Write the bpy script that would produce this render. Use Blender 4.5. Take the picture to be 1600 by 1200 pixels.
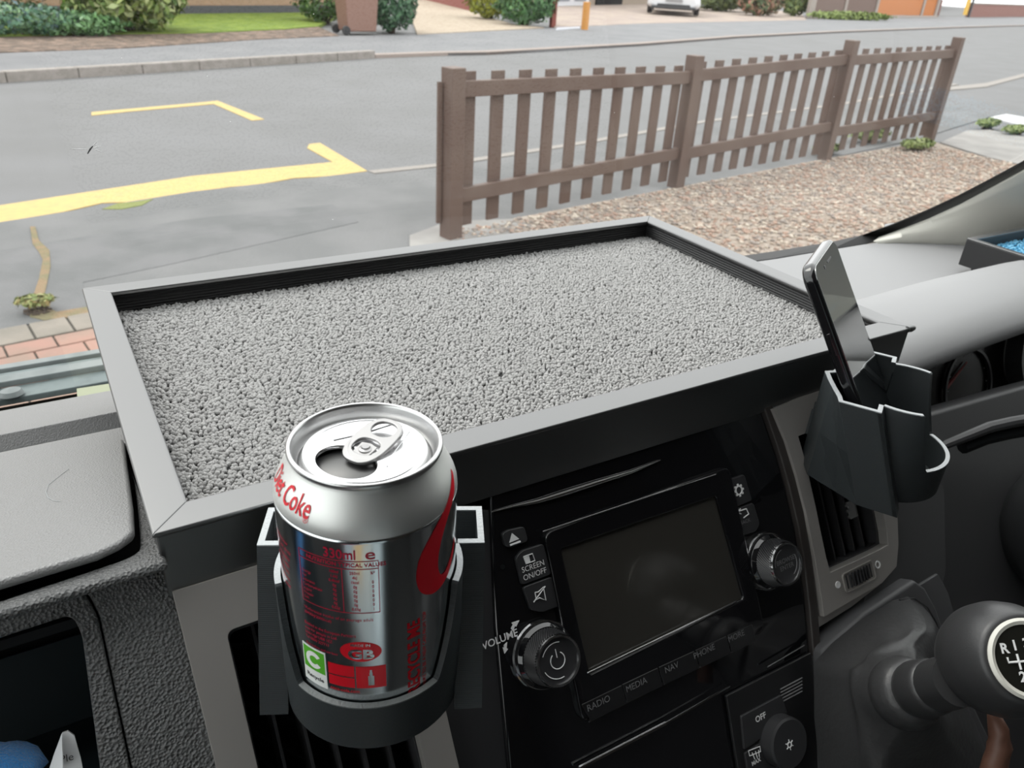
import bpy, bmesh, math, random
import numpy as np
from mathutils import Vector, Matrix

# ------------------------------------------------------------------ camera, sky, exposure
for o in list(bpy.data.objects): bpy.data.objects.remove(o)
SC = bpy.context.scene
COL = SC.collection
EYE = np.array([0., 0., 1.65])          # eye height above the road
FPX = 1209.3
ROT = np.array([[0.8583, -0.2017, 0.4718], [-0.5101, -0.4343, 0.7424], [0.0552, -0.8779, -0.4757]])
_x = ROT[:, 0] / np.linalg.norm(ROT[:, 0]); _z = ROT[:, 2] - _x * (_x @ ROT[:, 2]); _z /= np.linalg.norm(_z)
_y = np.cross(_z, _x); ROT = np.stack([_x, _y, _z], 1)
cam = bpy.data.objects.new('camera', bpy.data.cameras.new('camera')); COL.objects.link(cam)
m = Matrix.Identity(4)
for i in range(3):
    m[i][0] = ROT[i, 0]; m[i][1] = -ROT[i, 1]; m[i][2] = -ROT[i, 2]; m[i][3] = EYE[i]
cam.matrix_world = m
cam.data.sensor_width = 36; cam.data.lens = 36 * FPX / 1600; cam.data.clip_start = 0.01; cam.data.clip_end = 500
cam.data.dof.use_dof = True; cam.data.dof.focus_distance = 0.37; cam.data.dof.aperture_fstop = 24
SC.camera = cam
W = bpy.data.worlds.new('overcast_sky'); SC.world = W; W.use_nodes = True
nt = W.node_tree; bg = nt.nodes['Background']
tc = nt.nodes.new('ShaderNodeTexCoord'); sx = nt.nodes.new('ShaderNodeSeparateXYZ'); rmp = nt.nodes.new('ShaderNodeValToRGB')
nt.links.new(tc.outputs['Generated'], sx.inputs[0]); nt.links.new(sx.outputs['Z'], rmp.inputs[0]); nt.links.new(rmp.outputs[0], bg.inputs[0])
rmp.color_ramp.elements[0].position = 0.0; rmp.color_ramp.elements[0].color = (.87, .87, .88, 1)
rmp.color_ramp.elements[1].position = .8; rmp.color_ramp.elements[1].color = (1, 1, 1, 1)
bg.inputs[1].default_value = 2.6
sun = bpy.data.objects.new('sun', bpy.data.lights.new('sun', 'SUN')); COL.objects.link(sun)
sun.data.energy = 1.2; sun.data.angle = math.radians(25); sun.data.color = (1, .96, .9)
sun.rotation_euler = (math.radians(38), 0, math.radians(205))
SC.view_settings.view_transform = 'Standard'; SC.view_settings.look = 'None'
SC.view_settings.exposure = 0.0; SC.view_settings.gamma = 1; SC.view_settings.use_curve_mapping = False
random.seed(4); RNG = np.random.default_rng(4)

# ------------------------------------------------------------------ measuring helpers (positions relative to the eye)
V3 = lambda *a: np.array(a, float)
def ray(x, y): return ROT @ V3((x - 800) / FPX, (y - 600) / FPX, 1)
def onz(x, y, z): r = ray(x, y); return r * (z / r[2])
def onp(x, y, p0, n): r = ray(x, y); return r * (np.dot(p0, n) / np.dot(r, n))
def at(x, y, t): return ray(x, y) * t
def G(x, y, h=0): return onz(x, y, -1.65 + h)
def unit(v): v = np.asarray(v, float); return v / np.linalg.norm(v)
class Frame:
    def __init__(s, o, x, y): s.o = V3(*o); s.x = unit(x); s.y = unit(y); s.z = np.cross(s.x, s.y)
    def p(s, a, b, c=0): return s.o + s.x * a + s.y * b + s.z * c
    def px(s, x, y, c=0):                    # pixel -> coordinates on this frame's plane (lifted c)
        P = onp(x, y, s.o + s.z * c, s.z) - s.o; return (P @ s.x, P @ s.y)
WORLD = Frame((0, 0, 0), (1, 0, 0), (0, 1, 0))
TH = math.atan(.625)
FA = Frame((0, .432 - .625 * .3, -.3), (1, 0, 0), (0, math.sin(TH), math.cos(TH)))     # sloping console face
SH = Frame((0, .30, -.219), (1, 0, 0), (0, 1, -.3))                                     # top of the left dash
GLS = lambda X, z: .68 - .72 * (z + .33) - .13 * (X - .25) ** 2                           # windscreen surface
def onglass(x, y, off=0):
    r = ray(x, y); a, b = .1, 3.
    f = lambda t: (r * t)[1] + off - GLS((r * t)[0], (r * t)[2])
    for _ in range(50):
        c = (a + b) / 2
        if f(c) > 0: b = c
        else: a = c
    return r * a

# ------------------------------------------------------------------ materials
MATS = {}
def mat(name, col, rough=.5, metal=0, spec=.5, coat=0, bump=None, vary=None, emit=None, sheen=0):
    if name in MATS: return MATS[name]
    M = bpy.data.materials.new(name); M.use_nodes = True; t = M.node_tree; b = t.nodes['Principled BSDF']
    c = (*col, 1); b.inputs['Base Color'].default_value = c; b.inputs['Roughness'].default_value = rough
    b.inputs['Metallic'].default_value = metal; b.inputs['Specular IOR Level'].default_value = spec
    b.inputs['Coat Weight'].default_value = coat; b.inputs['Coat Roughness'].default_value = .03
    b.inputs['Sheen Weight'].default_value = sheen
    tcn = t.nodes.new('ShaderNodeTexCoord')
    if vary:                                  # (scale, other colour, detail, lo, hi)
        n = t.nodes.new('ShaderNodeTexNoise'); n.inputs['Scale'].default_value = vary[0]; n.inputs['Detail'].default_value = vary[2]
        r = t.nodes.new('ShaderNodeValToRGB'); r.color_ramp.elements[0].position = vary[3]; r.color_ramp.elements[1].position = vary[4]
        r.color_ramp.elements[0].color = c; r.color_ramp.elements[1].color = (*vary[1], 1)
        t.links.new(tcn.outputs['Object'], n.inputs[0]); t.links.new(n.outputs[0], r.inputs[0]); t.links.new(r.outputs[0], b.inputs['Base Color'])
    if bump:                                  # (kind, scale, strength, distance)
        if bump[0] == 'v':
            n = t.nodes.new('ShaderNodeTexVoronoi'); n.inputs['Scale'].default_value = bump[1]
        elif bump[0] == 'w':
            n = t.nodes.new('ShaderNodeTexWave'); n.bands_direction = 'Z'; n.inputs['Scale'].default_value = bump[1]; n.inputs['Distortion'].default_value = .4
        else:
            n = t.nodes.new('ShaderNodeTexNoise'); n.inputs['Scale'].default_value = bump[1]; n.inputs['Detail'].default_value = 6
        bp = t.nodes.new('ShaderNodeBump'); bp.inputs['Strength'].default_value = bump[2]; bp.inputs['Distance'].default_value = bump[3]
        t.links.new(tcn.outputs['Object'], n.inputs['Vector']); t.links.new(n.outputs[0], bp.inputs['Height']); t.links.new(bp.outputs[0], b.inputs['Normal'])
    MATS[name] = M; return M
def glassmat(name, tint=(.97, .99, .98), amount=1.0):
    M = bpy.data.materials.new(name); M.use_nodes = True; t = M.node_tree; t.nodes.clear()
    o = t.nodes.new('ShaderNodeOutputMaterial'); mx = t.nodes.new('ShaderNodeMixShader'); tr = t.nodes.new('ShaderNodeBsdfTransparent'); g = t.nodes.new('ShaderNodeBsdfGlossy')
    tr.inputs[0].default_value = (*tint, 1); g.inputs['Roughness'].default_value = .01
    lw = t.nodes.new('ShaderNodeLayerWeight'); lw.inputs[0].default_value = .5
    p = t.nodes.new('ShaderNodeMath'); p.operation = 'POWER'; p.inputs[1].default_value = 5
    q = t.nodes.new('ShaderNodeMath'); q.operation = 'MULTIPLY_ADD'; q.inputs[1].default_value = .9 * amount; q.inputs[2].default_value = .035 * amount
    t.links.new(lw.outputs['Facing'], p.inputs[0]); t.links.new(p.outputs[0], q.inputs[0]); t.links.new(q.outputs[0], mx.inputs[0])
    t.links.new(tr.outputs[0], mx.inputs[1]); t.links.new(g.outputs[0], mx.inputs[2]); t.links.new(mx.outputs[0], o.inputs[0]); MATS[name] = M; return M

# ------------------------------------------------------------------ mesh helpers
class MB:
    def __init__(s): s.v = []; s.f = []
    def add(s, V, F): n = len(s.v); s.v += [tuple(map(float, p)) for p in V]; s.f += [tuple(i + n for i in f) for f in F]; return s
    def box(s, c, sz, fr=WORLD):
        a, b, d = [k / 2 for k in sz]
        V = [fr.p(c[0] + i * a, c[1] + j * b, c[2] + k * d) for k in (-1, 1) for j in (-1, 1) for i in (-1, 1)]
        return s.add(V, [(0, 2, 3, 1), (4, 5, 7, 6), (0, 1, 5, 4), (2, 6, 7, 3), (0, 4, 6, 2), (1, 3, 7, 5)])
    def prism(s, poly, z0, z1, fr=WORLD, taper=None):
        n = len(poly); ar = sum(poly[i][0] * poly[(i + 1) % n][1] - poly[(i + 1) % n][0] * poly[i][1] for i in range(n))
        if ar < 0: poly = list(poly)[::-1]
        if z1 < z0: z0, z1 = z1, z0
        cx = sum(p[0] for p in poly) / n; cy = sum(p[1] for p in poly) / n; k = taper or 1
        V = [fr.p(x, y, z0) for x, y in poly] + [fr.p(cx + (x - cx) * k, cy + (y - cy) * k, z1) for x, y in poly]
        return s.add(V, [tuple(range(n))[::-1], tuple(range(n, 2 * n))] + [(i, (i + 1) % n, (i + 1) % n + n, i + n) for i in range(n)])
    def lathe(s, prof, fr=WORLD, n=48, c=(0, 0), closed=False):          # prof: (r, z) list
        V = [fr.p(c[0] + r * math.cos(2 * math.pi * j / n), c[1] + r * math.sin(2 * math.pi * j / n), z) for r, z in prof for j in range(n)]
        F = [(i * n + j, i * n + (j + 1) % n, (i + 1) * n + (j + 1) % n, (i + 1) * n + j) for i in range(len(prof) - 1) for j in range(n)]
        if closed: k = len(prof) - 1; F += [(k * n + j, k * n + (j + 1) % n, (j + 1) % n, j) for j in range(n)]
        else:
            if prof[0][0] > 1e-6: F.append(tuple(range(n))[::-1])
            if prof[-1][0] > 1e-6: F.append(tuple(range((len(prof) - 1) * n, len(prof) * n)))
        return s.add(V, F)
    def tube(s, pts, r, n=8, closed=False):
        P = [V3(*p) for p in pts]; m = len(P); rr = r if hasattr(r, '__len__') else [r] * m; V = []
        up = V3(.13, .21, .97)
        for i in range(m):
            a = P[(i - 1) % m] if (i or closed) else P[i]; b = P[(i + 1) % m] if (i < m - 1 or closed) else P[i]
            d = unit(b - a); u = unit(np.cross(d, up)); w = np.cross(d, u)
            V += [P[i] + rr[i] * (u * math.cos(2 * math.pi * j / n) + w * math.sin(2 * math.pi * j / n)) for j in range(n)]
        F = [(i * n + j, i * n + (j + 1) % n, ((i + 1) % m) * n + (j + 1) % n, ((i + 1) % m) * n + j) for i in range(m if closed else m - 1) for j in range(n)]
        if not closed: F += [tuple(range(n)), tuple(range((m - 1) * n, m * n))[::-1]]
        return s.add(V, F)
    def grid(s, rows, close=False):                                     # rows of points
        a = len(rows); b = len(rows[0])
        return s.add([p for r in rows for p in r], [(i * b + j, i * b + (j + 1) % b, (i + 1) * b + (j + 1) % b, (i + 1) * b + j) for i in range(a - 1) for j in range(b if close else b - 1)])
def link(name, me, M=None, parent=None, origin=None):
    o = bpy.data.objects.new(name, me); COL.objects.link(o)
    og = V3(*(parent['_w'] if parent else (origin if origin is not None else (0, 0, 0))))
    if parent is None and origin is not None: pass
    me.transform(Matrix.Translation(tuple(-og)))
    if parent: o.parent = parent; 
    else: o.location = tuple(og + EYE)
    o['_w'] = list(map(float, og))
    if M: me.materials.clear(); me.materials.append(M)
    return o
def part(name, mb, M, parent=None, bevel=0, smooth=False, seg=2, label=None, origin=None, angle=35, solid=0, fixn=True):
    me = bpy.data.meshes.new(name)
    if isinstance(mb, MB): me.from_pydata(mb.v, [], mb.f)
    else: me = mb; me.name = name
    if fixn:
        bm = bmesh.new(); bm.from_mesh(me); bmesh.ops.recalc_face_normals(bm, faces=bm.faces); bm.to_mesh(me); bm.free()
    if origin is None and parent is None and len(me.vertices):
        co = np.array([v.co[:] for v in me.vertices]); origin = (co[:, 0].mean(), co[:, 1].mean(), co[:, 2].min())
    o = link(name, me, M, parent, origin)
    if solid: q = o.modifiers.new('s', 'SOLIDIFY'); q.thickness = solid; q.offset = 0
    if bevel: q = o.modifiers.new('b', 'BEVEL'); q.width = bevel; q.segments = seg; q.limit_method = 'ANGLE'; q.angle_limit = math.radians(30); q.harden_normals = False
    if smooth or bevel:
        me.shade_smooth()
        if not bevel and smooth is True:
            me.set_sharp_from_angle(angle=math.radians(angle))
        if bevel: 
            w = o.modifiers.new('n', 'WEIGHTED_NORMAL'); w.keep_sharp = True
    if label: o['label'] = label
    return o
def tag(o, label=None, cat=None, group=None, kind=None):
    if label: o['label'] = label
    if cat: o['category'] = cat
    if group: o['group'] = group
    if kind: o['kind'] = kind
    return o
def thing(name, label, cat, loc, group=None):
    o = bpy.data.objects.new(name, None); COL.objects.link(o); o.empty_display_size = .02
    o.location = tuple(V3(*loc) + EYE); o['_w'] = list(map(float, loc)); return tag(o, label, cat, group)
def struct(name, mb, M, **k): o = part(name, mb, M, **k); o['kind'] = 'structure'; return o
def arc(cx, cy, r, a0, a1, n=8): return [(cx + r * math.cos(math.radians(a0 + (a1 - a0) * i / n)), cy + r * math.sin(math.radians(a0 + (a1 - a0) * i / n))) for i in range(n + 1)]
def rrect(x0, y0, x1, y1, r, n=5):
    return arc(x1 - r, y1 - r, r, 0, 90, n) + arc(x0 + r, y1 - r, r, 90, 180, n) + arc(x0 + r, y0 + r, r, 180, 270, n) + arc(x1 - r, y0 + r, r, 270, 360, n)
def rpoly(P, r, n=5):                        # round the corners of a polygon
    out = []; m = len(P); R = r if hasattr(r, '__len__') else [r] * m
    for i in range(m):
        p = V3(*P[i]); a = V3(*P[i - 1]) - p; b = V3(*P[(i + 1) % m]) - p; d = min(R[i], .45 * np.linalg.norm(a), .45 * np.linalg.norm(b))
        if d <= 0: out.append(tuple(p)); continue
        a = p + unit(a) * d; b = p + unit(b) * d
        for k in range(n + 1): t = k / n; out.append(tuple((1 - t) ** 2 * a + 2 * t * (1 - t) * p + t * t * b))
    return out
def ringprism(mb, outer, inner, z0, z1, fr):   # band between two outlines with the same number of points
    n = len(outer)
    V = [fr.p(x, y, z) for z in (z0, z1) for L in (outer, inner) for x, y in L]
    F = []
    for i in range(n):
        j = (i + 1) % n
        F += [(i, j, n + j, n + i), (2 * n + i, 3 * n + i, 3 * n + j, 2 * n + j), (i, 2 * n + i, 2 * n + j, j), (n + i, n + j, 3 * n + j, 3 * n + i)]
    return mb.add(V, F)
def text_mb(s, size, xs=1.0, shear=0, weight=0, ext=0.0, align='CENTER', spacing=1.0):
    c = bpy.data.curves.new('t', 'FONT'); c.body = s; c.size = size; c.align_x = align; c.align_y = 'CENTER'; c.shear = shear; c.offset = weight; c.resolution_u = 3; c.space_character = spacing
    o = bpy.data.objects.new('t', c); COL.objects.link(o); bpy.context.view_layer.update()
    me = bpy.data.meshes.new_from_object(o.evaluated_get(bpy.context.evaluated_depsgraph_get()))
    bpy.data.objects.remove(o); 
    return [(v.co.x * xs, v.co.y) for v in me.vertices], [tuple(p.vertices) for p in me.polygons]
def text_on(mb, s, size, c, fr, h=.0003, rot=0, **k):
    V, F = text_mb(s, size, **k); ca, sa = math.cos(rot), math.sin(rot)
    return mb.add([fr.p(c[0] + x * ca - y * sa, c[1] + x * sa + y * ca, h) for x, y in V], F)

# ------------------------------------------------------------------ the materials used
black_pvc = mat('satin_black_pvc', (.012, .013, .013), .36, spec=1.0, bump=('n', 60, .04, .001)); black_pvc.node_tree.nodes['Principled BSDF'].inputs['IOR'].default_value = 1.85
ribbed = mat('ribbed_black_rubber', (.015, .015, .016), .5)
grain = mat('grained_dark_plastic', (.10, .102, .102), .5, spec=.6, bump=('v', 750, 1.0, .0010))
grain_lt = mat('grained_grey_plastic', (.17, .17, .17), .5, spec=.9, bump=('v', 1000, .6, .0004))
dash_top_m = mat('smooth_grey_dash', (.26, .26, .265), .55, spec=.6, bump=('n', 500, .06, .0005))
dash_dk = mat('dark_dash_plastic', (.045, .045, .047), .5, bump=('n', 700, .1, .0004))
void = mat('dark_recess', (.006, .007, .008), .6, spec=.2)
silver = mat('warm_silver_paint', (.36, .34, .32), .38, metal=.35, spec=.5)
gloss = mat('piano_black', (.006, .006, .007), .06, spec=.5, coat=.6)
button_m = mat('soft_black_button', (.028, .028, .03), .42)
screen_m = mat('display_glass', (.035, .033, .029), .12, spec=.5, coat=.4)
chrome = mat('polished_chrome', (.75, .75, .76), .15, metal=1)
white_ink = mat('white_print', (.75, .75, .75), .6)
grey_ink = mat('dim_grey_print', (.16, .16, .165), .6)
print_m = mat('printed_black_plastic', (.030, .035, .037), .42, spec=.4, bump=('w', 420, .25, .0003))
print_rim = mat('printed_top_layer', (.40, .42, .43), .45, bump=('n', 900, .8, .0006))
alu = mat('bare_aluminium', (.86, .86, .87), .22, metal=1)
alu_satin = mat('satin_aluminium', (.76, .77, .75), .48, metal=1)
can_m = mat('printed_silver_can', (.72, .76, .78), .16, metal=1)
red_ink = mat('red_can_print', (.62, .008, .02), .3, spec=.5)
dred_ink = mat('crimson_can_print', (.42, .01, .04), .35)
green_ink = mat('green_can_print', (.10, .42, .03), .35); paper_w = mat('white_can_print', (.8, .82, .8), .4)
leather = mat('black_leather', (.035, .035, .036), .42, bump=('n', 260, .35, .001))
glass_m = glassmat('windscreen_glass', amount=1.0)

exec_parts = True
# ================================================================== CABIN SHELL
liner = mat('grey_headlining', (.30, .30, .29), .9); doorc = mat('dark_door_trim', (.06, .06, .06), .7)
struct('floor', MB().box((.25, -.3, -1.06), (2.0, 2.2, .04)), mat('black_floor_mat', (.02, .02, .02), .9))
struct('ceiling', MB().box((.295, -.48, .475), (2.0, 1.17, .03)), liner)
struct('wall_back', MB().box((.295, -1.05, -.3), (2.0, .03, 1.56)), mat('back_wall_darkened', (.03, .025, .022), .9))  # unseen back wall, brought close and dark for the gloss fascia's reflection
for side, X in (('left', -.68), ('right', 1.27)):
    sill = -.27 if side == 'left' else -.50  # unseen side openings, sized for the pillar's light and the phone's reflection
    yb = .11 if side == 'right' else -.35
    b = MB().box((X, -.25, (sill - 1.05) / 2), (.03, 1.6, sill + 1.05)); b.box((X, (yb - 1.05) / 2, (sill + .42) / 2), (.03, yb + 1.05, .42 - sill)); b.box((X, (yb + .35) / 2, .42), (.03, .35 - yb, .08))
    struct('wall_' + side, b, doorc)
    struct('window_%d' % (2 if side == 'left' else 3), MB().box((X, (yb + .55) / 2, (sill + .38) / 2), (.005, .55 - yb, .38 - sill)), glass_m)
# windscreen
rows = []
for i in range(25):
    z = -.345 + (.455 + .345) * i / 24
    rows.append([V3(X, GLS(X, z), z) for X in np.linspace(-.64, 1.2, 41)])
g = struct('window_1', MB().grid(rows), glass_m, smooth='all', fixn=True); g['label'] = 'large raked windscreen of clear glass'
# black edge band of the windscreen
A = [(1080, 418), (1150, 411), (1210, 402), (1300, 387), (1350, 375), (1400, 357), (1450, 337), (1500, 314), (1550, 288), (1600, 261), (1700, 203), (1850, 108), (2050, -30)]
A0 = [onglass(x + 2, y + 6, .004) for x, y in A]; A1 = [onglass(x - 4, y - (7 + .012 * max(0, 1400 - x) * .3), .004) for x, y in A]
low_ = [onz(x, y, -.284) for x, y in ((1080, 420), (1150, 413), (1210, 405), (1300, 390), (1350, 382), (1394, 371))]
A0 = low_[:5] + [low_[4] * .0 + onglass(1402, 366, .006)] + A0[6:]
struct('trim_1', MB().grid([A0, A1]), mat('black_glass_border', (.004, .004, .004), .5, spec=.2), solid=.002)
# pillar trim on the right
B = [(1080, 420), (1150, 413), (1235, 403), (1310, 391), (1370, 381), (1400, 380), (1450, 381), (1510, 384), (1580, 380), (1650, 376), (1760, 372), (1900, 370), (2060, 370)]
B0 = [onz(x, y, -.284) for x, y in B]; rows = []
A2 = [onglass(x + 1, y + 5, .012) for x, y in A]
for k in range(9):
    t = k / 8; rows.append([a * (1 - t) + b * t + V3(0, -.006, .004) * math.sin(math.pi * t) for a, b in zip(A2[4:], B0[4:])])
rows.append([p + V3(.01, .01, -.02) for p in rows[-1]])
struct('trim_2', MB().grid(rows), mat('pillar_trim_grey', (.74, .73, .66), .7, bump=('n', 600, .1, .0004)), smooth=True, solid=.003)
# unseen front seats and striped blanket, added and toned for reflections
seat_m = mat('added_seat_light_fabric', (.50, .57, .60), .9); seat_dk = mat('added_seat_dark_fabric', (.03, .03, .032), .9)
for X, lb_ in ((-.22, 'pale grey cloth passenger seat added unseen behind the viewpoint for reflections'), (.82, 'dark cloth driver seat added unseen behind the viewpoint, toned for reflections')):
    st_ = thing('added_seat', lb_, 'seat', (X, -.55, -1.04))
    part('seat', MB().box((X, -.45, -.68), (.5, .5, .16)), seat_m if X < 0 else seat_dk, st_, bevel=.05, seg=4)  # cushion of the added unseen seat
    part('added_backrest', MB().box((X, -.80, -.35), (.5, .14, .62), Frame((0, 0, 0), (1, 0, 0), (0, 1, .1))), seat_m if X < 0 else seat_dk, st_, bevel=.05, seg=4)
    part('added_seat_base', MB().box((X, -.45, -.90), (.42, .42, .28)), doorc, st_, bevel=.01)
bl_ = thing('added_blanket', 'striped blanket added unseen on the passenger seat for the can reflections', 'blanket', (-.25, -.36, -.60))  # coloured stripes added for the can body to reflect
for k, c_ in enumerate(((.55, .10, .14), (.30, .45, .62), (.62, .40, .16), (.42, .44, .42))):
    part('stripe', MB().box((-.42 + .10 * k, -.36, -.585), (.10, .36, .03)), mat('added_blanket_stripe_%s' % 'abcd'[k], c_, .9), bl_, bevel=.01)

# ================================================================== DASHBOARD
dash = thing('dashboard', 'dark grained van dashboard running below the windscreen', 'dashboard', (.0, .35, -.30))
# left shelf strips behind the lid, an extruded profile measured up the slope
def sy(py, px=0): return SH.px(px, py)[1]
prof = [(sy(738), -.020), (sy(731), -.001), (sy(704), -.001), (sy(703), -.004), (sy(692), -.006), (sy(690), -.012), (sy(681), -.014), (sy(679), .000), (sy(656), .001), (sy(655), -.001), (sy(640), -.001), (sy(637), -.006), (sy(637), -.03), (sy(738), -.03)]
b = MB(); n = len(prof)
V = [SH.p(X, u, w) for X in (-.35, .46) for u, w in prof]
b.add(V, [tuple(range(n)), tuple(range(n, 2 * n))] + [(i, (i + 1) % n, n + (i + 1) % n, n + i) for i in range(n)])
part('shelf', b, grain_lt, dash, bevel=.0008)
# lid of the document box
lid_px = [(193, 684), (207, 790), (209, 830), (185, 846), (150, 862), (0, 906)]
L = [SH.px(*q) for q in lid_px]; L = rpoly([(-.33, L[0][1] + .012)] + L + [(-.33, L[-1][1] - .02)], [0, .004, 0, .012, 0, 0, 0, 0], 6)
part('lid', MB().prism(L, -.0045, 0, SH), grain_lt, dash, bevel=.002, seg=4)
# body around the lid (9 mm lower) and its sloping face
S2 = Frame(SH.p(0, 0, -.008), SH.x, SH.y)
q = [S2.px(*p) for p in ((200, 676), (214, 790), (218, 838), (205, 866), (150, 890), (0, 938))]
fe = S2.px(0, 951)[1]
b = MB().prism([(.0135, q[0][1] + .01), q[0], q[1]] + rpoly([q[1], q[2], (q[2][0] - .002, q[3][1] - .002), q[5]], [0, .0, .010, 0], 6)[1:] + [(-.33, q[5][1] - .015), (-.33, fe - .014), (.0135, fe)], -.0045, 0, S2)
part('body_top', b, grain, dash, bevel=.003, seg=3)
part('lid_well', MB().prism([(-.33, fe + .017), (.012, fe + .017), (.012, q[0][1]), (-.33, q[0][1])], -.024, -.020, S2), void, dash)
# sloping face left of the silver console with the cubby hole
fy = lambda px, py, c=0: FA.px(px, py, c)
topv = FA.px(0, 951)[1]
seam = [fy(0, 962), fy(112, 922), fy(140, 925), fy(153, 957), fy(207, 1205)]
seam = [(-.33, seam[0][1] + .02)] + seam
sr = rpoly([(-.33, seam[0][1]), fy(0, 962), fy(132, 916), fy(155, 962), fy(207, 1205), (seam[-1][0] + .01, -.35)], [0, 0, .008, .003, 0, 0], 6)
b = MB().prism([(-.33, topv - .002)] + [(.0142, topv + .002), fy(345, 1200), (.0265, -.35)] + [p for p in sr[::-1]], -.02, 0, FA)
part('face', b, grain, dash, bevel=.0012)
inn = rpoly([(-.33, fy(0, 997)[1] + .015), fy(0, 997), fy(112, 960), fy(128, 990), fy(157, 1205), (fy(157, 1205)[0] + .01, -.35)], [0, 0, .006, .004, 0, 0], 6)
sh_ = [(x - .0006, y - .0006) for x, y in sr]
b = MB().prism(sh_ + inn[::-1], -.02, .0008, FA)
part('cubby_frame', b, grain, dash, bevel=.0012)
b = MB(); ix = [p[0] for p in inn]; cx1 = max(ix) ; ty = fy(110, 962)[1]
b.box((-.16, (ty - .4) / 2, -.10), (.36, .42, .004), FA); b.box((cx1 + .002, -.2, -.055), (.004, .42, .09), FA); b.box(((cx1 - .34) / 2, ty + .0075, -.055), (cx1 + .34, .004, .10), FA)
part('cubby', b, mat('teal_black_lining', (.006, .014, .018), .6), dash)
b = MB().box((-.15, -.1, -.02), (.36, .003, .12), FA)
cubfloor = part('cubby_floor', MB().box(((cx1 - .34) / 2, fy(60, 1215)[1] - .012, -.055), (cx1 + .34, .004, .09), FA), MATS['teal_black_lining'], dash)
hr_ = [SH.px(*p) for p in ((108, 733), (92, 745), (76, 758), (72, 770), (75, 778), (84, 783), (95, 784))]
tag(part('hair', MB().tube([SH.p(x, y, .0003) for x, y in hr_], .00012, 5), print_rim, None), 'single pale curved hair lying on the grey dash lid', 'hair')
# blue cloth and folded paper in the cubby
rows = []
cx_, cy_ = fy(5, 1196, -.02); xr_ = fy(72, 1196, -.02)[0]
for i in range(24):
    r_ = []
    for j in range(29):
        u = i / 23; v = j / 28 * math.pi
        x = cx_ - .055 + (xr_ - cx_ + .055) * u; rad = .017 * (1 + .10 * math.sin(9 * u + 2 * v) + .03 * math.sin(31 * u + 9 * v)) * math.sqrt(max(0, 1 - (max(0, u - .6) / .40) ** 2))
        r_.append(FA.p(x, cy_ - .006 + rad * math.sin(v), -.022 + rad * math.cos(v)))
    rows.append(r_)
tag(part('cloth', MB().grid(rows), mat('blue_microfibre', (.05, .34, .85), .9, bump=('n', 900, 1, .002), sheen=.5), None, smooth='all', solid=.002), 'bright blue fluffy cloth stuffed in the cubby on the left', 'cloth')
pb = thing('folded_paper', 'folded white paper leaflet standing beside the blue cloth', 'paper', FA.p(*fy(100, 1200, -.012), -.012))
P = [fy(x, y, -.01) for x, y in ((76, 1205), (84, 1180), (97, 1146), (106, 1143), (116, 1150), (126, 1185), (130, 1205))]
part('sheet', MB().prism(P, -.012, -.0105, FA), mat('white_paper', (.75, .76, .77), .8), pb)
part('fold', MB().add([FA.p(*P[0], -.0100), FA.p(*P[2], -.0100), FA.p(*fy(98, 1205), -.004)], [(0, 1, 2)]), MATS['white_paper'], pb, solid=.0004)
tb = MB(); text_on(tb, 'Ple', .0042, fy(104, 1186, -.009), FA, h=-.0098, rot=-.1); part('lettering', tb, dash_dk, pb)

# ---------------- silver vent surrounds
def vent_xy(L): return [fy(*p) for p in L]
def surround(name, outer, inner, r_o, r_i, label):
    o = thing(name, label, 'air vent', FA.p(*fy(*inner[0]), 0))
    O = rpoly([fy(*p) for p in outer], r_o, 6); I = rpoly([fy(*p) for p in inner], r_i, 6)
    b = MB(); ringprism(b, O, I, -.012, .004, FA); part('surround', b, silver, o, bevel=.0018, seg=3)
    I2 = [fy(*p) for p in inner]; b = MB()
    ringprism(b, I, [((x - .0) if 0 else x + (sum(p[0] for p in I) / len(I) - x) * .03, y + (sum(p[1] for p in I) / len(I) - y) * .03) for x, y in I], -.045, -.002, FA)
    part('vent_housing', b, button_m, o, bevel=.0004)
    part('duct', MB().prism(I, -.047, -.044, FA), void, o)
    tl, tr, br, bl = I2
    for k in range(1, 6):
        t = k / 6; a = V3(*tl) * (1 - t) + V3(*tr) * t; c = V3(*bl) * (1 - t) + V3(*br) * t; d = .0007
        part('slat', MB().prism([(a[0] - d, a[1] - .002), (a[0] + d, a[1] - .002), (c[0] + d, c[1] + .002), (c[0] - d, c[1] + .002)], -.026, -.007, FA), button_m, o)
    for k in range(1, 7):
        t = k / 7; a = V3(*tl) * (1 - t) + V3(*bl) * t; c = V3(*tr) * (1 - t) + V3(*br) * t; d = .0006
        part('rear_slat', MB().prism([(a[0], a[1] - d), (c[0], c[1] - d), (c[0], c[1] + d), (a[0], a[1] + d)], -.042, -.029, FA), void, o)
    return o
xr = FA.px(702, 1150)[0]; xi = FA.px(650, 1150)[0]
lt = fy(268, 922); lb = fy(368, 1290)
def fpx(x, y, c=0):                       # fascia coordinates -> pixel
    p = ROT.T @ FA.p(x, y, c); return (800 + FPX * p[0] / p[2], 600 + FPX * p[1] / p[2])
topy = fy(268, 922)[1]
vl = surround('air_vent', [(268, 922), fpx(xr, topy), fpx(xr, -.30), (388, 1400)], [(352, 984), fpx(xi, fy(352, 984)[1]), fpx(xi, -.19), (425, 1300)], [.0006, .0006, .01, .01], [.004, .004, .004, .004], 'silver framed air vent with dark vertical slats behind the drink can')
rt = [(1200, 638), (1300, 600), (1395, 800), (1394, 886), (1365, 918), (1275, 970), (1263, 860), (1235, 745)]
vri = [(1238, 682), (1318, 650), (1378, 852), (1286, 894)]
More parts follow.
